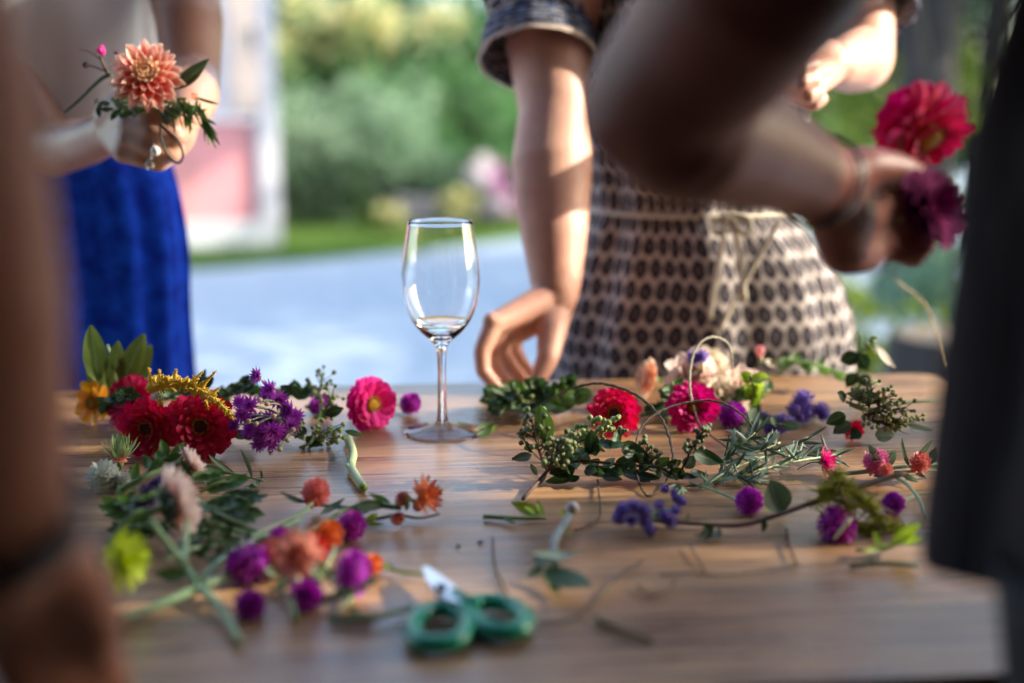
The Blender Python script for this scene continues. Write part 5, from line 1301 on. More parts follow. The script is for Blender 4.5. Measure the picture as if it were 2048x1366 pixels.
# ageratum on the twig end
ager('violet ageratum cluster at the thin end of the dark twig', [(1246, 1018, 17, .018), (1238, 1036, 17, .012), (1266, 1012, 16, .024), (1288, 1022, 19, .020), (1290, 1042, 17, .012), (1330, 1032, 17, .014), (1342, 1044, 15, .010), (1300, 1060, 15, .006), (1318, 1010, 12, .022), (1262, 1040, 15, .008), (1352, 1020, 12, .016)], T(1290, 1062))
ager('small pair of violet ageratum buds on a grey-green stalk beside the wire loop', [(1330, 978, 11, .014), (1362, 1002, 13, .008), (1352, 996, 10, .010), (1348, 984, 9, .014)], T(1352, 1006))
leaf(col.objects[-1].parent, T(1348, 992, .006), T(1352, 962, .022), 26, LEAF_G, prof='egg')
# globe flower stems at the right edge
o = thing('gomphrena_sprig', 'long grey-green stems with pink globe flowers and narrow leaves at the table end', 'flower', T(1800, 955))
pstem(o, pl([(1660, 950, .006), (1740, 942, .010), (1800, 934, .012), (1880, 928, .010)]), 5, STEM_B); pstem(o, pl([(1790, 945, .010), (1880, 940, .008)]), 4, STEM_B); pstem(o, pl([(1770, 945, .012), (1810, 965, .012), (1838, 1000, .008), (1848, 1035, .004)]), 4, STEM_B)
for (a, b, r_, m) in ((1752, 924, 24, G_PNK), (1840, 926, 20, G_SAL), (1772, 940, 12, G_SAL)): gomphrena(a, b, r_, m, '', ax=(.2, -.3, .8), parent=o, pos=T(a, b, .018), leaves=False)
for a, b, w_ in (((1770, 938, .012), (1728, 880, .04), 18), ((1770, 935, .012), (1792, 896, .03), 22), ((1762, 925, .02), (1736, 905, .03), 14), ((1825, 935, .012), (1868, 870, .045), 14), ((1820, 938, .012), (1795, 868, .045), 8), ((1860, 930, .012), (1868, 890, .03), 18), ((1830, 940, .01), (1852, 962, .004), 12), ((1800, 945, .01), (1842, 968, .004), 14), ((1780, 945, .01), (1745, 955, .004), 12)): leaf(o, T(*a), T(*b), w_, LEAF_G, curl=.7)
# green stem pieces near the right
o = thing('leafy_cutting', 'pale yellow-green leafy stem piece below the lime plume', 'stem', T(1770, 1095))
pstem(o, pl([(1712, 1100, .005), (1760, 1098, .006), (1830, 1075, .008)]), 4, STEM)
for a, b, w_ in (((1790, 1092, .006), (1716, 1102, .010), 18), ((1780, 1090, .008), (1840, 1040, .03), 26), ((1800, 1085, .008), (1850, 1075, .02), 22), ((1760, 1090, .006), (1745, 1060, .02), 14)): leaf(o, T(*a), T(*b), w_, LEAF_L)
o = thing('cut_stem', 'dark green cut stem piece near the dark tunic', 'stem', T(1760, 1132)); pstem(o, pl([(1700, 1132, .004), (1760, 1128, .005), (1835, 1132, .004)]), 6, mat('stem_dark', (.05, .08, .03), (.09, .12, .04), 60, .6)); pstem(o, pl([(1748, 1130, .004), (1740, 1112, .010)]), 3, TWIG)
for pts, lab in (((( 1572, 1058, .003), (1578, 1085, .004), (1592, 1128, .003)), 'short dark twig lying alone below the round purple globe flower'), (((1192, 1238, .003), (1240, 1258, .003), (1305, 1280, .003)), 'short olive stem piece lying alone near the front of the table')):
    o = thing('stem_piece', lab, 'stem', T(*pts[1][:2])); pstem(o, pl(pts), 3.0 if 'twig' in lab else 7, TWIG if 'twig' in lab else mat('stem_olive', (.12, .10, .03), (.18, .15, .05), 60, .6))
o = thing('cut_stem', 'flat green stem piece with two leaves in front of the berry sprig', 'stem', T(1035, 1040))
pstem(o, pl([(967, 1033, .003), (1030, 1036, .004), (1092, 1036, .004)]), 5, STEM); pstem(o, pl([(1010, 1038, .004), (1030, 1046, .004)]), 3.5, STEM)
for a, b, w_ in (((1085, 1030, .004), (1022, 1006, .010), 26), ((1088, 1032, .004), (1072, 1000, .016), 14), ((1082, 1028, .005), (1045, 1012, .014), 14)): leaf(o, T(*a), T(*b), w_, LEAF_L)
# rose-leaf cutting in front
o = thing('leaf_cutting', 'bluish cut twig with pale and dark leaves lying behind the scissors', 'leaves', T(1118, 1110))
pstem(o, pl([(1144, 1016, .010), (1128, 1050, .008), (1108, 1085, .010), (1112, 1130, .006)]), 9, mat('stem_bluish', (.16, .20, .20), (.28, .32, .32), 60, .45), taper=.8)
put('bud', berry_mesh(mat('grey_bud', (.40, .36, .34), (.52, .48, .45), 90, .5)), o, frame(T(1144, 1018, .013), V((.4, .5, .6)), s=.0062))
for a, b, w_, m, up in (((1148, 1108, .022), (1062, 1112, .020), 20, LEAF_S, (0, -.4, 1)), ((1112, 1120, .010), (1165, 1108, .022), 22, LEAF_S, (0, -.3, 1)), ((1090, 1145, .008), (1188, 1185, .010), 62, LEAF_D, (0, -.5, .8)), ((1105, 1130, .010), (1070, 1120, .004), 26, LEAF_D, (-.2, -.5, .8)), ((1085, 1135, .010), (1052, 1160, .004), 22, LEAF_D, (-.2, -.6, .8)), ((1100, 1160, .006), (1120, 1195, .004), 18, LEAF_M, (0, -.6, .8)), ((1134, 1062, .012), (1142, 1072, .012), 9, LEAF_L, (0, -.8, .5)), ((1130, 1030, .012), (1122, 1018, .018), 9, LEAF_L, (0, -.8, .5))): leaf(o, T(*a), T(*b), w_, m, up=V(up), prof='egg' if w_ > 20 else 'leaf')

# ---------------------------------------------------------------- scissors
s_ = T(930, 1230); sc_o = thing('scissors', 'floral snips with green loop handles lying on the table', 'scissors', s_)
GRN = mat('green_plastic', (.006, .27, .15), (.010, .33, .19), 40, .32, 0, 0, coat=.2)
STEEL = mat('blade_steel', (.72, .72, .72), (.80, .80, .80), 20, .28, 0, 0, metal=.85)
def loop(pts, r, h): 
    P = spl([T(a, b, h) for a, b in pts] + [T(*pts[0], h), ], 6)
    return tube(P, r, 12, False, 1.0)
for i, pts in enumerate((((822, 1262), (838, 1232), (880, 1216), (922, 1228), (936, 1252), (918, 1278), (880, 1288), (842, 1284)), ((948, 1206), (990, 1204), (1030, 1216), (1052, 1240), (1036, 1260), (996, 1264), (962, 1250), (942, 1226)))):
    h = wput('handle', *loop(pts, .0058, .0072), GRN, sc_o)
    wput('shank', *tube(spl([T(pts[3 if i == 0 else 0][0], pts[3 if i == 0 else 0][1], .008), T(925, 1215, .010), T(905, 1196, .010)] if i == 0 else [T(955, 1212, .009), T(935, 1205, .012), T(908, 1188, .0125)], 5), (.0062, .0045), 10), GRN, h)
def plate(pts, z0, z1):
    n = len(pts); v = [T(a, b, z0) for a, b in pts] + [T(a, b, z0) + V((0, 0, z1 - z0)) for a, b in pts]
    return v, [tuple(range(n)), tuple(range(2*n-1, n-1, -1))] + [(k, k+n, (k+1)%n+n, (k+1)%n) for k in range(n)]
wput('blade', *plate(((846, 1138), (858, 1140), (884, 1158), (912, 1180), (928, 1200), (920, 1212), (900, 1206), (872, 1190), (852, 1165)), .0125, .0148), STEEL, sc_o, False)
wput('blade', *plate(((844, 1142), (852, 1140), (890, 1170), (925, 1206), (912, 1216), (880, 1204), (856, 1176)), .0095, .0118), STEEL, sc_o, False)
cs = T(882, 1177, .0148); wput('screw', *tube([cs, cs + V((0, 0, .0022))], .0036, 12), mat('dark_screw', (.03, .03, .035), None, 20, .4, 0, 0, metal=.8), sc_o)

# ---------------------------------------------------------------- left front heap
o, p, _ = gomphrena(632, 986, 27, G_SAL, 'salmon pink globe flower with two spreading leaves in front of the cut stem', ax=(.15, -.25, 1), leaves=False, stem=pl([(618, 1012, .012), (560, 1055, .008), (470, 1110, .006)]), hf=1.5)
for a, b, w_ in (((612, 1006, .012), (556, 988, .020), 18), ((640, 1010, .012), (700, 1020, .010), 16)): leaf(o, T(*a), T(*b), w_, LEAF_G, up=V((0, -.5, .9)), curl=.6)
# strawflower sprig
o = thing('strawflower_sprig', 'orange strawflower with papery buds on a leafy stem', 'flower', T(800, 1030))
def straw(parent, p, Rr, z, m=P_STRAW, rings=None):
    F = frame(p, z); petals(parent, F, rings or [(12, .10, .98, 15, 0, .28), (12, .10, .86, 32, .04, .28), (11, .08, .70, 50, .08, .28), (8, .05, .5, 70, .1, .28)], m, Rr, 'dahlia', curl=.5, cup=.12, wave=.05)
    d1, d2 = disk_mesh((FLY.name, FLY.name, .35), FLY, FLY); dd = put('disk', d1, parent, F @ Matrix.Translation((0, 0, .1 * Rr)) @ Matrix.Scale(.25 * Rr, 4))
pS = T(848, 992, .022); straw(o, pS, 44 * mpp(pS), face(55, 25))
BUDM = pet('papery_bud', (.74, .34, .26), (.82, .50, .40), .25, tip=(.66, .16, .10), tpos=(.6, 1.0))
for (a, b, h, r_) in ((806, 996, .022, 22), (796, 1036, .009, 20), (838, 1010, .012, 18)):
    pb = T(a, b, h); F = frame(pb, V((.3, -.5, .5))); Rr = r_ * mpp(pb)
    petals(o, F, [(7, .45, 1.15, 68, -.75, .75), (6, .40, 1.1, 78, -.6, .75), (5, .25, 1.0, 86, -.5, .7)], BUDM, Rr, 'dahlia', curl=.9, cup=.2, wave=.04, name='bract')
pstem(o, pl([(800, 1015, .014), (740, 1010, .010), (690, 1020, .006), (640, 1050, .005), (560, 1090, .005)]), 6, STEM); pstem(o, pl([(830, 1000, .016), (790, 1005, .014)]), 4, STEM); pstem(o, pl([(790, 1030, .008), (740, 1040, .005), (690, 1045, .004)]), 4, TWIG); pstem(o, pl([(800, 1030, .005), (840, 1036, .004), (880, 1028, .006)]), 3, TWIG)
for a, b, w_, m in (((770, 1010, .012), (700, 1012, .020), 20, LEAF_D), ((780, 1005, .014), (735, 985, .025), 16, LEAF_M), ((750, 1012, .01), (690, 1035, .006), 18, LEAF_D), ((730, 1045, .006), (760, 1025, .016), 18, LEAF_L), ((725, 1048, .005), (770, 1050, .004), 14, LEAF_L), ((812, 1020, .012), (820, 990, .03), 14, LEAF_M), ((640, 1030, .008), (690, 1000, .015), 16, LEAF_G)): leaf(o, T(*a), T(*b), w_, m)
gomphrena(702, 1053, 28, G_MAG, 'bright purple globe flower in front of the strawflower stem', ax=(.4, -.4, .6), leaves=False, stem=pl([(680, 1075, .008), (640, 1095, .006)]))
gomphrena(658, 1070, 27, G_ORA, 'orange globe flower beside the bright purple one', ax=(.3, -.3, .8), leaves=False, stem=pl([(668, 1100, .010), (650, 1140, .006)]), hf=1.4)
gomphrena(497, 1128, 40, G_PUR, 'purple globe flower at the left of the front cluster', ax=(-.8, -.3, .3), leaves=False, stem=pl([(540, 1150, .010), (600, 1170, .006)]))
gomphrena(545, 1110, 30, G_SAL, 'salmon globe flower squeezed beside the left purple globe flower', ax=(-.2, -.4, .7), leaves=False, hf=1.2)
gomphrena(560, 1080, 24, G_PUR, 'small purple globe flower at the back of the front cluster', ax=(0, -.2, .8), leaves=False, hf=1.2)
o = thing('strawflower', 'faded coral strawflower in the middle of the front flower cluster', 'flower', T(600, 1150)); pS = T(600, 1115, .030); straw(o, pS, 62 * mpp(pS), face(-20, 35), BUDM, [(13, .10, .98, 15, 0, .34), (12, .10, .86, 34, .04, .34), (10, .08, .70, 52, .08, .34), (8, .05, .5, 70, .1, .3)]); pstem(o, [pS - face(-20, 35) * .012, T(585, 1185, .012), T(590, 1240, .006)], 6, STEM)
o = thing('strawflower', 'red strawflower behind the faded coral one', 'flower', T(640, 1110)); pS = T(632, 1098, .020); straw(o, pS, 36 * mpp(pS), face(25, 45), pet('straw_red_petal', (.62, .05, .05), (.72, .12, .10), .25)); pstem(o, [pS - face(25, 45) * .01, T(650, 1150, .008), T(690, 1190, .005)], 4, STEM)
gomphrena(706, 1148, 34, G_PUR, 'tall purple globe flower standing on its stem by the scissors', ax=(.1, -.1, 1), leaves=False, long=1.55, hf=1.5, stem=pl([(700, 1200, .006), (670, 1225, .004)]))
gomphrena(745, 1130, 20, G_ORA, 'small orange globe flower behind the tall purple one', ax=(.3, -.2, .8), leaves=False, hf=1.2)
gomphrena(500, 1210, 28, G_PUR, 'dark purple globe flower lying alone in front of the cluster', ax=(.3, -.6, .2), leaves=False)
gomphrena(612, 1190, 30, G_PUR, 'dark purple globe flower under the faded coral strawflower', ax=(0, -.6, .2), leaves=False)
o = thing('leafy_cutting', 'yellow-green thin stem lying behind the scissors', 'stem', T(800, 1145)); pstem(o, pl([(745, 1130, .004), (800, 1142, .005), (850, 1150, .004)]), 4, LEAF_L); leaf(o, T(790, 1140, .004), T(762, 1126, .010), 12, LEAF_L); leaf(o, T(800, 1142, .004), T(812, 1155, .004), 10, LEAF_L)
o = thing('cut_stem', 'olive cut stem lying left of the scissors handles', 'stem', T(760, 1235)); pstem(o, pl([(660, 1240, .004), (740, 1236, .006), (825, 1215, .005)]), 8, STEM); pstem(o, pl([(700, 1215, .004), (745, 1245, .004)]), 6, STEM)
# pale stems crossing
o = thing('crossed_stems', 'pale green branching stem lying across the front of the table', 'stem', T(400, 1180))
for pts in (((400, 1175, .010), (440, 1215, .007), (480, 1285, .004)), ((400, 1175, .010), (330, 1205, .006), (240, 1240, .004)), ((405, 1170, .010), (460, 1150, .008), (520, 1130, .006)), ((395, 1170, .010), (360, 1120, .022), (300, 1040, .050)), ((368, 1130, .02), (372, 1080, .030), (375, 1040, .040)), ((400, 1160, .010), (470, 1100, .012), (600, 1040, .010))): pstem(o, pl(pts), 9 if pts[1][1] > 1100 else 7, STEM_B)
for a, b, w_ in (((380, 1150, .015), (310, 1150, .012), 26), ((400, 1180, .010), (345, 1195, .006), 20)): leaf(o, T(*a), T(*b), w_, LEAF_M)
# pale pink flower seen from behind, with others around
def backflower(px, py, rpx, yaw, pitch, m, label, h, calm=LEAF_D, n=18, name='aster'):
    p = T(px, py, h); Rr = rpx * mpp(p); z = face(yaw, pitch); F = frame(p, z); o = thing(name, label, 'flower', (p.x, p.y, TZ))
    petals(o, F, [(n, .12, .92, 6, 0, .36), (n - 2, .12, .82, 18, .05, .36), (n - 5, .10, .66, 34, .09, .36)], m, Rr, 'petal', curl=.4, cup=-.04, wave=.1)
    d1, d2 = disk_mesh((FLY.name, FLY.name, .35), FLY, FLY); put('disk', d1, o, F @ Matrix.Translation((0, 0, .1 * Rr)) @ Matrix.Scale(.25 * Rr, 4))
    for k in range(16):
        a = 2 * math.pi * k / 16; q = F.to_3x3() @ V((math.cos(a), math.sin(a), 0)); leaf(o, p - z * Rr * .24 + q * Rr * .08, p - z * Rr * .10 + q * Rr * ru(.5, .72), rpx * .22, calm, up=-z, curl=-.4, name='sepal')
    put('calyx', calyx_mesh(STEM), o, F @ Matrix.Scale(Rr * .6, 4)); b = p - z * Rr * .45
    return o, p, b, z
o, p, b, z = backflower(345, 1010, 78, 130, 4, P_PINKW, 'pale pink flower seen from its dark green back', .038); pstem(o, [b, b - z * .02, onto(b - z * .05 - V((0, 0, .03)), .004)], 7, STEM)
o, p, b, z = backflower(380, 932, 46, 125, 25, P_PINKW, 'cream flower with long green sepals behind the pale pink one', .030, LEAF_M); pstem(o, [b, b - z * .02, onto(b - z * .04 - V((0, 0, .03)), .004)], 6, STEM)
def brush(px, py, rpx, h, ax, n, m, label, name='flower_bud', inner=None):
    p = T(px, py, h); s = mpp(p); o = thing(name, label, 'flower', (p.x, p.y, TZ)); ax = V(ax).normalized(); F = frame(p, ax)
    for k in range(n):
        a = 2 * math.pi * k / n * 1.0 + ru(-.15, .15); el = 45 + (k % 3) * 16; M = F @ Matrix.Rotation(a, 4, 'Z') @ Matrix.Translation((0, .15 * rpx * s, 0)) @ Matrix.Rotation(R(el), 4, 'X') @ Matrix.Scale(rpx * s * 1.25 * ru(.85, 1.1), 4)
        put('sepal', bmesh_('sepal', m, L=1.0, Wd=.2, prof='leaf', nl=6, nw=2, curl=.4, cup=.1), o, M)
    if inner: put('flower_head', gom_mesh(inner, 1), o, F @ Matrix.Translation((0, 0, .3 * rpx * s)) @ Matrix.Scale(.42 * rpx * s, 4), kind='stuff')
    put('calyx', calyx_mesh(STEM), o, F @ Matrix.Scale(rpx * s * .7, 4)); b = p - ax * .45 * rpx * s; pstem(o, [b, onto(b - ax * .01), onto(b + V((.02, -.01, -.03)), .003)], 4, TWIG)
    return o
brush(240, 918, 40, .014, (.1, -.15, 1), 24, mat('sepal_green', (.16, .26, .09), (.28, .38, .18), 50, .5, .3, .2), 'spiky green bud with finger-like sepals standing in front of the crimson zinnias', inner=G_SAL)
gomphrena(208, 955, 30, G_WHT, 'white globe flower beside the spiky green bud', ax=(0, -.3, .9), leaves=False, hf=1.0)
gomphrena(246, 965, 20, G_WHT, 'second white globe flower in front of the spiky green bud', ax=(.2, -.3, .9), leaves=True, hf=1.0, lm=LEAF_G)
ager('dark violet fuzzy flower left of the pale pink one', [(300, 985, 26, .03), (288, 1005, 22, .02), (318, 968, 20, .035)], T(300, 1030), m=mat('dark_violet', (.05, .02, .12), (.11, .05, .22), 80, .7, .1, .1))
# lobed leaves
o = thing('leafy_cutting', 'stem with dark green lobed leaves beside the pale pink flower', 'leaves', T(470, 1020))
for q, (a, b) in enumerate((((400, 985, .02), (470, 965, .025)), ((420, 1000, .015), (500, 1000, .02)), ((410, 1020, .01), (490, 1035, .012)), ((400, 1040, .01), (465, 1060, .006)), ((380, 960, .03), (430, 950, .03)), ((330, 1070, .008), (250, 1060, .01)), ((320, 1050, .01), (240, 1020, .015)), ((420, 1060, .006), (380, 1085, .004)))):
    p0, p1 = T(*a), T(*b); P = spl([p0, p0.lerp(p1, .5) + V((0, 0, .004)), p1], 5); wput('stem', *tube(P, (.0014, .0008), 4), STEM, o)
    for t_ in (.35, .6, .8, 1.0):
        for sgn in (-1, 1):
            c = p0.lerp(p1, t_); d = (p1 - p0).normalized(); sd = d.cross(V((0, -.3, 1))).normalized(); leaf(o, c - d * .004, c + (d * .75 + sd * sgn * (.8 if t_ < 1 else .25)).normalized() * (p1 - p0).length * .42, 22, LEAF_D if q % 2 else LEAF_M, up=V((0, -.55, .85)), prof='egg')
for pts in (((370, 985, .02), (440, 1030, .012), (540, 1075, .008)), ((370, 1030, .02), (430, 1050, .010), (540, 1080, .008)), ((240, 980, .02), (300, 950, .03), (360, 925, .03)), ((220, 1080, .006), (280, 1060, .01), (340, 1040, .02)), ((430, 1085, .004), (480, 1078, .006), (545, 1082, .006))): pstem(o, pl(pts), 7, STEM)
for q, (lab, paths, m, n_, Lp, wp) in enumerate((
    ('mid green leafy sprig lying under the pale pink flower', (((205, 1020, .006), (270, 1000, .03), (340, 985, .04)), ((215, 1060, .006), (300, 1050, .02), (380, 1060, .01)), ((230, 1000, .01), (300, 940, .03), (350, 905, .04))), LEAF_M, 12, 46, 17),
    ('dark leafy sprig reaching from the pale pink flower towards the front cluster', (((380, 1070, .006), (450, 1085, .012), (540, 1090, .008)), ((360, 1095, .006), (430, 1120, .010), (480, 1110, .008)), ((400, 1010, .02), (460, 1020, .02), (510, 1015, .015))), LEAF_D, 11, 46, 19),
    ('small green leaves and stalks under the faded coral strawflower', (((540, 1180, .004), (600, 1165, .012), (660, 1150, .010)), ((520, 1150, .006), (580, 1135, .012), (640, 1120, .012)), ((640, 1205, .004), (690, 1190, .010), (740, 1165, .010))), LEAF_G, 10, 40, 15))):
    o = thing('foliage_sprig', lab, 'leaves', T(*paths[0][1][:2]))
    for k_, pts in enumerate(paths):
        P = spl(pl(pts), 6); wput('stem', *tube(P, (.0016, .001), 5), STEM, o); leafy(o, P, n_, Lp, wp, m, seed=300 + q * 9 + k_, up=.8)
o = thing('crossed_stems', 'several thin pale stalks fanned out behind the front flower cluster', 'stem', T(520, 1075))
for pts in (((420, 1120, .004), (500, 1075, .010), (620, 1020, .012)), ((430, 1065, .010), (520, 1078, .008), (600, 1062, .006)), ((470, 1140, .005), (560, 1085, .012), (690, 1035, .008)), ((330, 1120, .02), (400, 1095, .012), (500, 1090, .006))): pstem(o, pl(pts), 5, STEM_P)
# thin-leaved sprig
o = thing('thin_sprig', 'thin sprig with narrow curled leaves pointing towards the cut stem', 'leaves', T(470, 955))
P = spl(pl([(390, 945, .012), (450, 945, .008), (500, 955, .004), (527, 962, .003)]), 6); wput('stem', *tube(P, (.0014, .0009), 5), STEM, o)
for a, b, w_ in (((505, 958, .004), (484, 894, .03), 11), ((470, 948, .006), (405, 905, .03), 12), ((520, 960, .003), (500, 978, .002), 10), ((524, 960, .003), (522, 938, .012), 6), ((450, 945, .008), (400, 930, .015), 14), ((440, 950, .006), (380, 965, .004), 14), ((480, 955, .004), (430, 975, .004), 12), ((515, 962, .003), (485, 990, .002), 10)): leaf(o, T(*a), T(*b), w_, LEAF_G, curl=.8)
# lime button flower at the left
p = T(245, 1120, .034); o = thing('button_flower', 'lime green button flower seen from the side at the table\'s left', 'flower', (p.x, p.y, TZ)); F = frame(p, face(72, 6)); Rr = 66 * mpp(p)
petals(o, F, [(20, .10, .95, 4, 0, .22), (18, .10, .90, 20, .03, .22), (16, .10, .78, 38, .08, .22), (12, .08, .6, 58, .12, .22), (9, .04, .42, 76, .14, .22)], P_LIME, Rr, 'dahlia', curl=.5, cup=.1, wave=.05)
put('calyx', calyx_mesh(STEM), o, F @ Matrix.Scale(Rr * .6, 4)); b = p - face(72, 6) * Rr * .4; pstem(o, [b, onto(b + V((-.02, -.004, -.012)), .004), onto(b + V((-.05, -.012, -.04)), .004)], 7, STEM)

# ---------------------------------------------------------------- paper-wrapped wire
WIRE = mat('brown_paper_wire', (.075, .05, .03), (.16, .115, .075), 700, .7, 0, 0, bump=.8, bscale=900)
def wire(o, pts, rpx, name='wire', n=10, m=WIRE):
    P = [onto(q, .0012) for q in spl(pts, n)]; s = mpp(P[0]); r = rpx * s
    Q = [q + V((math.sin(i * 1.9) * .25, math.cos(i * 2.3) * .25, math.sin(i * 1.3 + 1) * .25)) * r for i, q in enumerate(P)]
    return wput(name, *tube(Q, [r * (1 + .18 * math.sin(i * 2.1)) for i in range(len(Q))], 6), m, o)
o = thing('craft_wire', 'looped brown paper-wrapped wire springing up between the berry sprig and rosemary', 'wire', T(1300, 990))
yW = T(1300, 990).y
Wp = lambda a, b, dy: onto(W(a, b, yW + dy))
wire(o, [T(1335, 955, .004), Wp(1346, 930, .03), Wp(1340, 880, .06), Wp(1318, 830, .09), Wp(1272, 790, .12), Wp(1220, 770, .14), Wp(1180, 768, .16), Wp(1130, 782, .18), T(1090, 806, .012)], 3.0)
wire(o, [T(1338, 940, .006), T(1328, 972, .003), T(1298, 992, .002), Wp(1280, 970, .015), Wp(1270, 930, .03), Wp(1272, 885, .04), Wp(1290, 845, .06), Wp(1330, 818, .08), Wp(1380, 804, .09), Wp(1430, 802, .09), Wp(1475, 822, .08), Wp(1505, 855, .06), T(1516, 890, .012), T(1516, 905, .008)], 2.2)
wire(o, [Wp(1385, 806, .16), Wp(1380, 780, .17), Wp(1380, 740, .18), Wp(1388, 705, .19), Wp(1405, 682, .2), Wp(1428, 674, .21), Wp(1452, 684, .22), Wp(1462, 705, .23), T(1465, 745, .04)], 2.6, m=mat('pale_paper_wire', (.35, .31, .22), (.48, .44, .34), 700, .7, 0, 0, bump=.6, bscale=900))
wire(o, [T(1386, 812, .03), T(1400, 850, .012), T(1440, 885, .004), T(1500, 925, .004), T(1530, 940, .003)], 2.0)
o = thing('craft_wire', 'thin loose wire curling over the bare wood near the scissors', 'wire', T(1180, 1200))
wire(o, [T(985, 1075, .002), T(990, 1130, .002), T(1015, 1190, .002), T(1030, 1215, .002)], 2.2); wire(o, [T(1075, 1248, .002), T(1140, 1240, .003), T(1190, 1205, .003), T(1240, 1150, .004), T(1290, 1120, .004)], 3.0)
wire(o, [T(1195, 960, .003), T(1200, 1010, .003), T(1195, 1040, .002), T(1150, 1062, .002)], 2.2)
o = thing('craft_wire', 'tangle of thin wire lying below the dark twig', 'wire', T(1400, 1150))
wire(o, [T(1320, 1150, .003), T(1380, 1146, .003), T(1450, 1150, .003), T(1540, 1142, .003), T(1600, 1130, .003)], 2.4); wire(o, [T(1380, 1090, .004), T(1400, 1125, .003), T(1412, 1148, .002)], 2.0); wire(o, [T(1275, 1172, .003), T(1300, 1190, .003), T(1340, 1180, .003), T(1350, 1160, .006)], 3.0)
o = thing('grass_stalk', 'dry arching stalk rising over the far right table corner', 'stem', T(1880, 760)); wire(o, [onto(W(1895, 760, 1.5)), W(1880, 680, 1.5), W(1850, 610, 1.5), W(1790, 560, 1.5)], 2.2, name='stem', m=SEEDH)
for a, b, lab in ((540, 905, 'tiny dark plant crumb on the wood in front of the crimson zinnias'), (958, 1085, 'dark round seed lying alone on the wood behind the scissors'), (915, 1092, 'smaller dark plant crumb beside the dark round seed'), (585, 1240, 'dark plant crumb on the wood in front of the flower cluster')):
    c = T(a, b, .001); s = mpp(c); o = thing('crumb', lab, 'crumb', c); g0 = V((c.x, c.y, TZ + .0012))
    put('bit', mk('bit', *capsule((0, 0, 0), .0013, (.0016 + .001 * (a % 3), .0007, .0002), .0009, 6), TWIG), o, Matrix.Translation(g0))

# ---------------------------------------------------------------- the corsage and the zinnia held in hands
pD = W(292, 152, 1.262); RD = 74 * mpp(pD); zD = face(14, 22); F = frame(pD, zD)
cor = thing('corsage', 'wrist corsage with a coral and cream dahlia and rosemary, held in the hands', 'corsage', pD - V((0, 0, .05)))
dah = wput('dahlia_heart', *capsule(pD - zD * .012, .010, pD + zD * .006, .009, 10), P_DAHC, cor)
petals(cor, F, [(13, .12, .92, -14, -.16, .44), (14, .14, .90, 0, -.06, .42), (14, .13, .82, 14, .02, .40), (13, .12, .70, 28, .09, .38)], P_DAH, RD, 'dahlia', curl=.5, cup=.28, wave=.05, jit=4)
petals(cor, F, [(12, .10, .52, 44, .15, .36), (11, .08, .40, 58, .19, .34), (9, .05, .30, 70, .22, .34), (7, .02, .22, 80, .24, .34)], P_DAHC, RD, 'dahlia', curl=.7, cup=.3, wave=.05, jit=4)
C = lambda a, b, y=1.275: W(a, b, y)
def cstem(pts, rpx, m): 
    s = mpp(pts[0]); wput('stem', *tube(spl(pts, 6), (rpx * s, rpx * s * .8), 6), m, cor)
def cleaf(a, b, wpx, m, up=None, y0=1.275, y1=1.275, prof='leaf'):
    p0, p1 = C(*a, y0), C(*b, y1); L = (p1 - p0).length; me = bmesh_('leaf', m, L=1.0, Wd=max(1, round(wpx * mpp(p0) / L * 16)) / 16, prof=prof, nl=8, nw=4, curl=.3, cup=.06, wave=.08, seed=2, fold=.1); put('leaf', me, cor, along(p0, p1 - p0, up or CAMV, L))
random.seed(8)
cleaf((345, 180), (424, 120), 30, LEAF_D, V((.2, -1, .5))); cleaf((350, 178), (400, 150), 16, LEAF_M)
for i in range(80):
    a = (ru(250, 400), ru(196, 226)); t_ = ru(0, 1); b = (a[0] + ru(-10, 46), a[1] + ru(-8, 52)) if a[0] > 300 else (a[0] + ru(-50, 10), a[1] + ru(-14, 24)); cleaf(a, b, ru(4, 6), ROSEM if rnd() < .4 else LEAF_M, None, 1.268, 1.262 + ru(-.01, .01), 'needle')
for i in range(16): cleaf((400 + ru(-6, 10), 225 + ru(-8, 30)), (410 + ru(-4, 32), 260 + ru(-20, 38)), 4.5, LEAF_M, None, 1.265, 1.265, 'needle')
for i in range(18):
    a = (ru(190, 270), ru(200, 224)); cleaf(a, (a[0] + ru(-40, 14), a[1] + ru(-14, 26)), ru(9, 15), LEAF_D, None, 1.282, 1.276)
cstem([C(345, 205), C(385, 212), C(408, 235), C(418, 290)], 2.2, STEM); cstem([C(250, 212), C(320, 216), C(380, 214)], 3, STEM)
cstem([C(222, 148, 1.29), C(200, 160, 1.29), C(160, 198, 1.295), C(130, 224, 1.30)], 4.2, mat('stem_dk', (.03, .06, .025), (.06, .10, .04), 60, .5))
cstem([C(215, 148, 1.285), C(205, 125, 1.285), C(200, 112, 1.285)], 3, TWIG); cstem([C(210, 142, 1.285), C(190, 134, 1.285), C(172, 130, 1.285)], 1.6, TWIG); cstem([C(206, 122, 1.285), C(180, 104, 1.285), C(160, 98, 1.285)], 1.2, TWIG)
put('seed_head', berry_mesh(DK), cor, frame(C(172, 130, 1.285), V((-1, 0, .2)), s=7 * mpp(pD)))
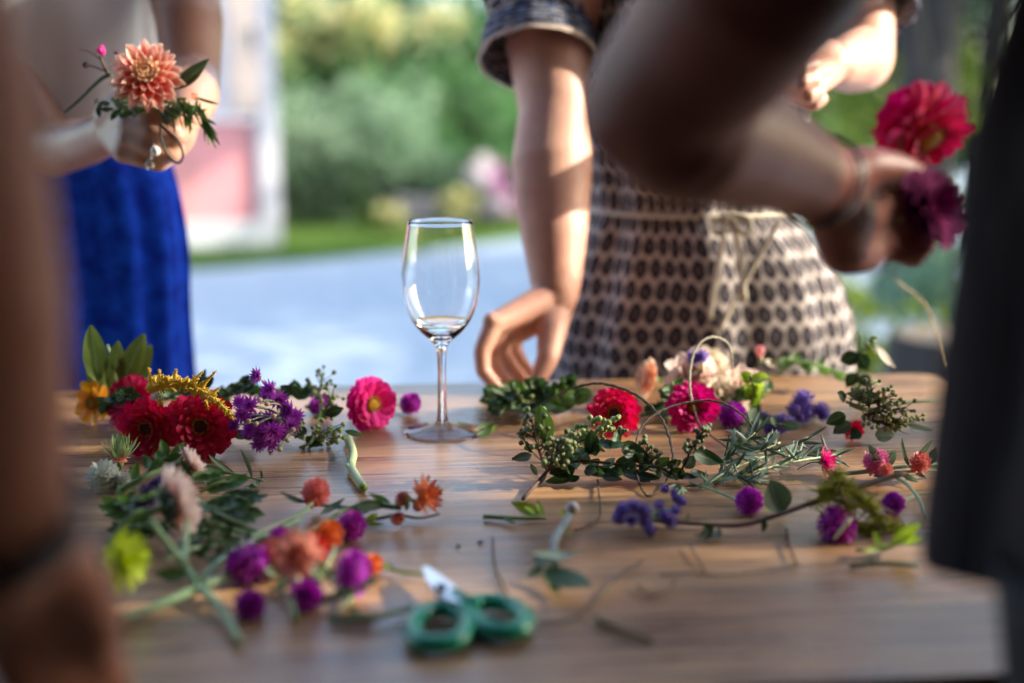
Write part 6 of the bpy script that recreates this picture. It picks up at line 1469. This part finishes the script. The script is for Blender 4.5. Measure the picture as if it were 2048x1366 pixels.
for q in ((233, 106), (302, 102), (312, 94)): put('seed_head', berry_mesh(DK), cor, frame(C(q[0], q[1], 1.29), V((0, 0, 1)), s=5.5 * mpp(pD))); cstem([C(q[0], q[1], 1.29), C(270, 160, 1.285)], 1.2, TWIG)
pB = C(206, 106, 1.283); petals(cor, frame(pB, V((-.4, -.5, .8))), [(9, .1, 1.2, 66, -.3, .34), (8, .1, 1.0, 76, -.2, .34), (6, .05, .8, 84, -.1, .34)], Z_HOT, 17 * mpp(pB), 'dahlia', curl=.6, cup=.2, wave=.05)
pB = C(386, 195, 1.272); petals(cor, frame(pB, V((.6, -.6, .4))), [(7, .1, 1.0, 50, -.2, .5), (6, .05, .8, 70, -.1, .5)], P_PEACH, 15 * mpp(pB), 'dahlia', curl=.6, cup=.2, wave=.05)
Pc = spl([C(320, 246, 1.262), C(322, 275, 1.258), C(335, 310, 1.256), C(356, 326, 1.258), C(366, 312, 1.262), C(358, 285, 1.262), C(335, 262, 1.262), C(322, 250, 1.262)], 8)
wput('cord_loop', *tube(Pc, .0014, 6), mat('black_cord', (.012, .01, .01), (.025, .02, .02), 300, .5), cor, label='dark elastic loop hanging from the corsage')
# zinnia in the hand at the right
pZ = W(1850, 262, .875); zinnia(0, 0, 92, 30, -38, pet('raspberry_petal', (.56, .006, .085), (.70, .016, .15)), 'large crimson zinnia held up in the raised hand', pos=pZ, dk=FLY, fl=FLY, dr_=.36, rings=[(17, .14, .78, -52, -.3, .5), (18, .16, .88, -34, -.2, .48), (19, .16, .94, -16, -.1, .46), (18, .15, .92, 0, 0, .46), (16, .14, .84, 16, .08, .48), (14, .13, .70, 32, .13, .5)],
       stem_to=[W(1800, 330, .86), W(1790, 400, .862)], dome=.7)
pZ = W(1858, 418, .80); zinnia(0, 0, 84, 35, 20, mat('dark_plum_petal', (.09, .003, .045), (.16, .006, .085), 40, .85, .1, .15, spec=.15), 'dark plum dahlia gripped in the raised hand below the crimson zinnia', pos=pZ, dk=DK, fl=DK, name='dahlia', dr_=.2,
       stem_to=[W(1800, 440, .835)])
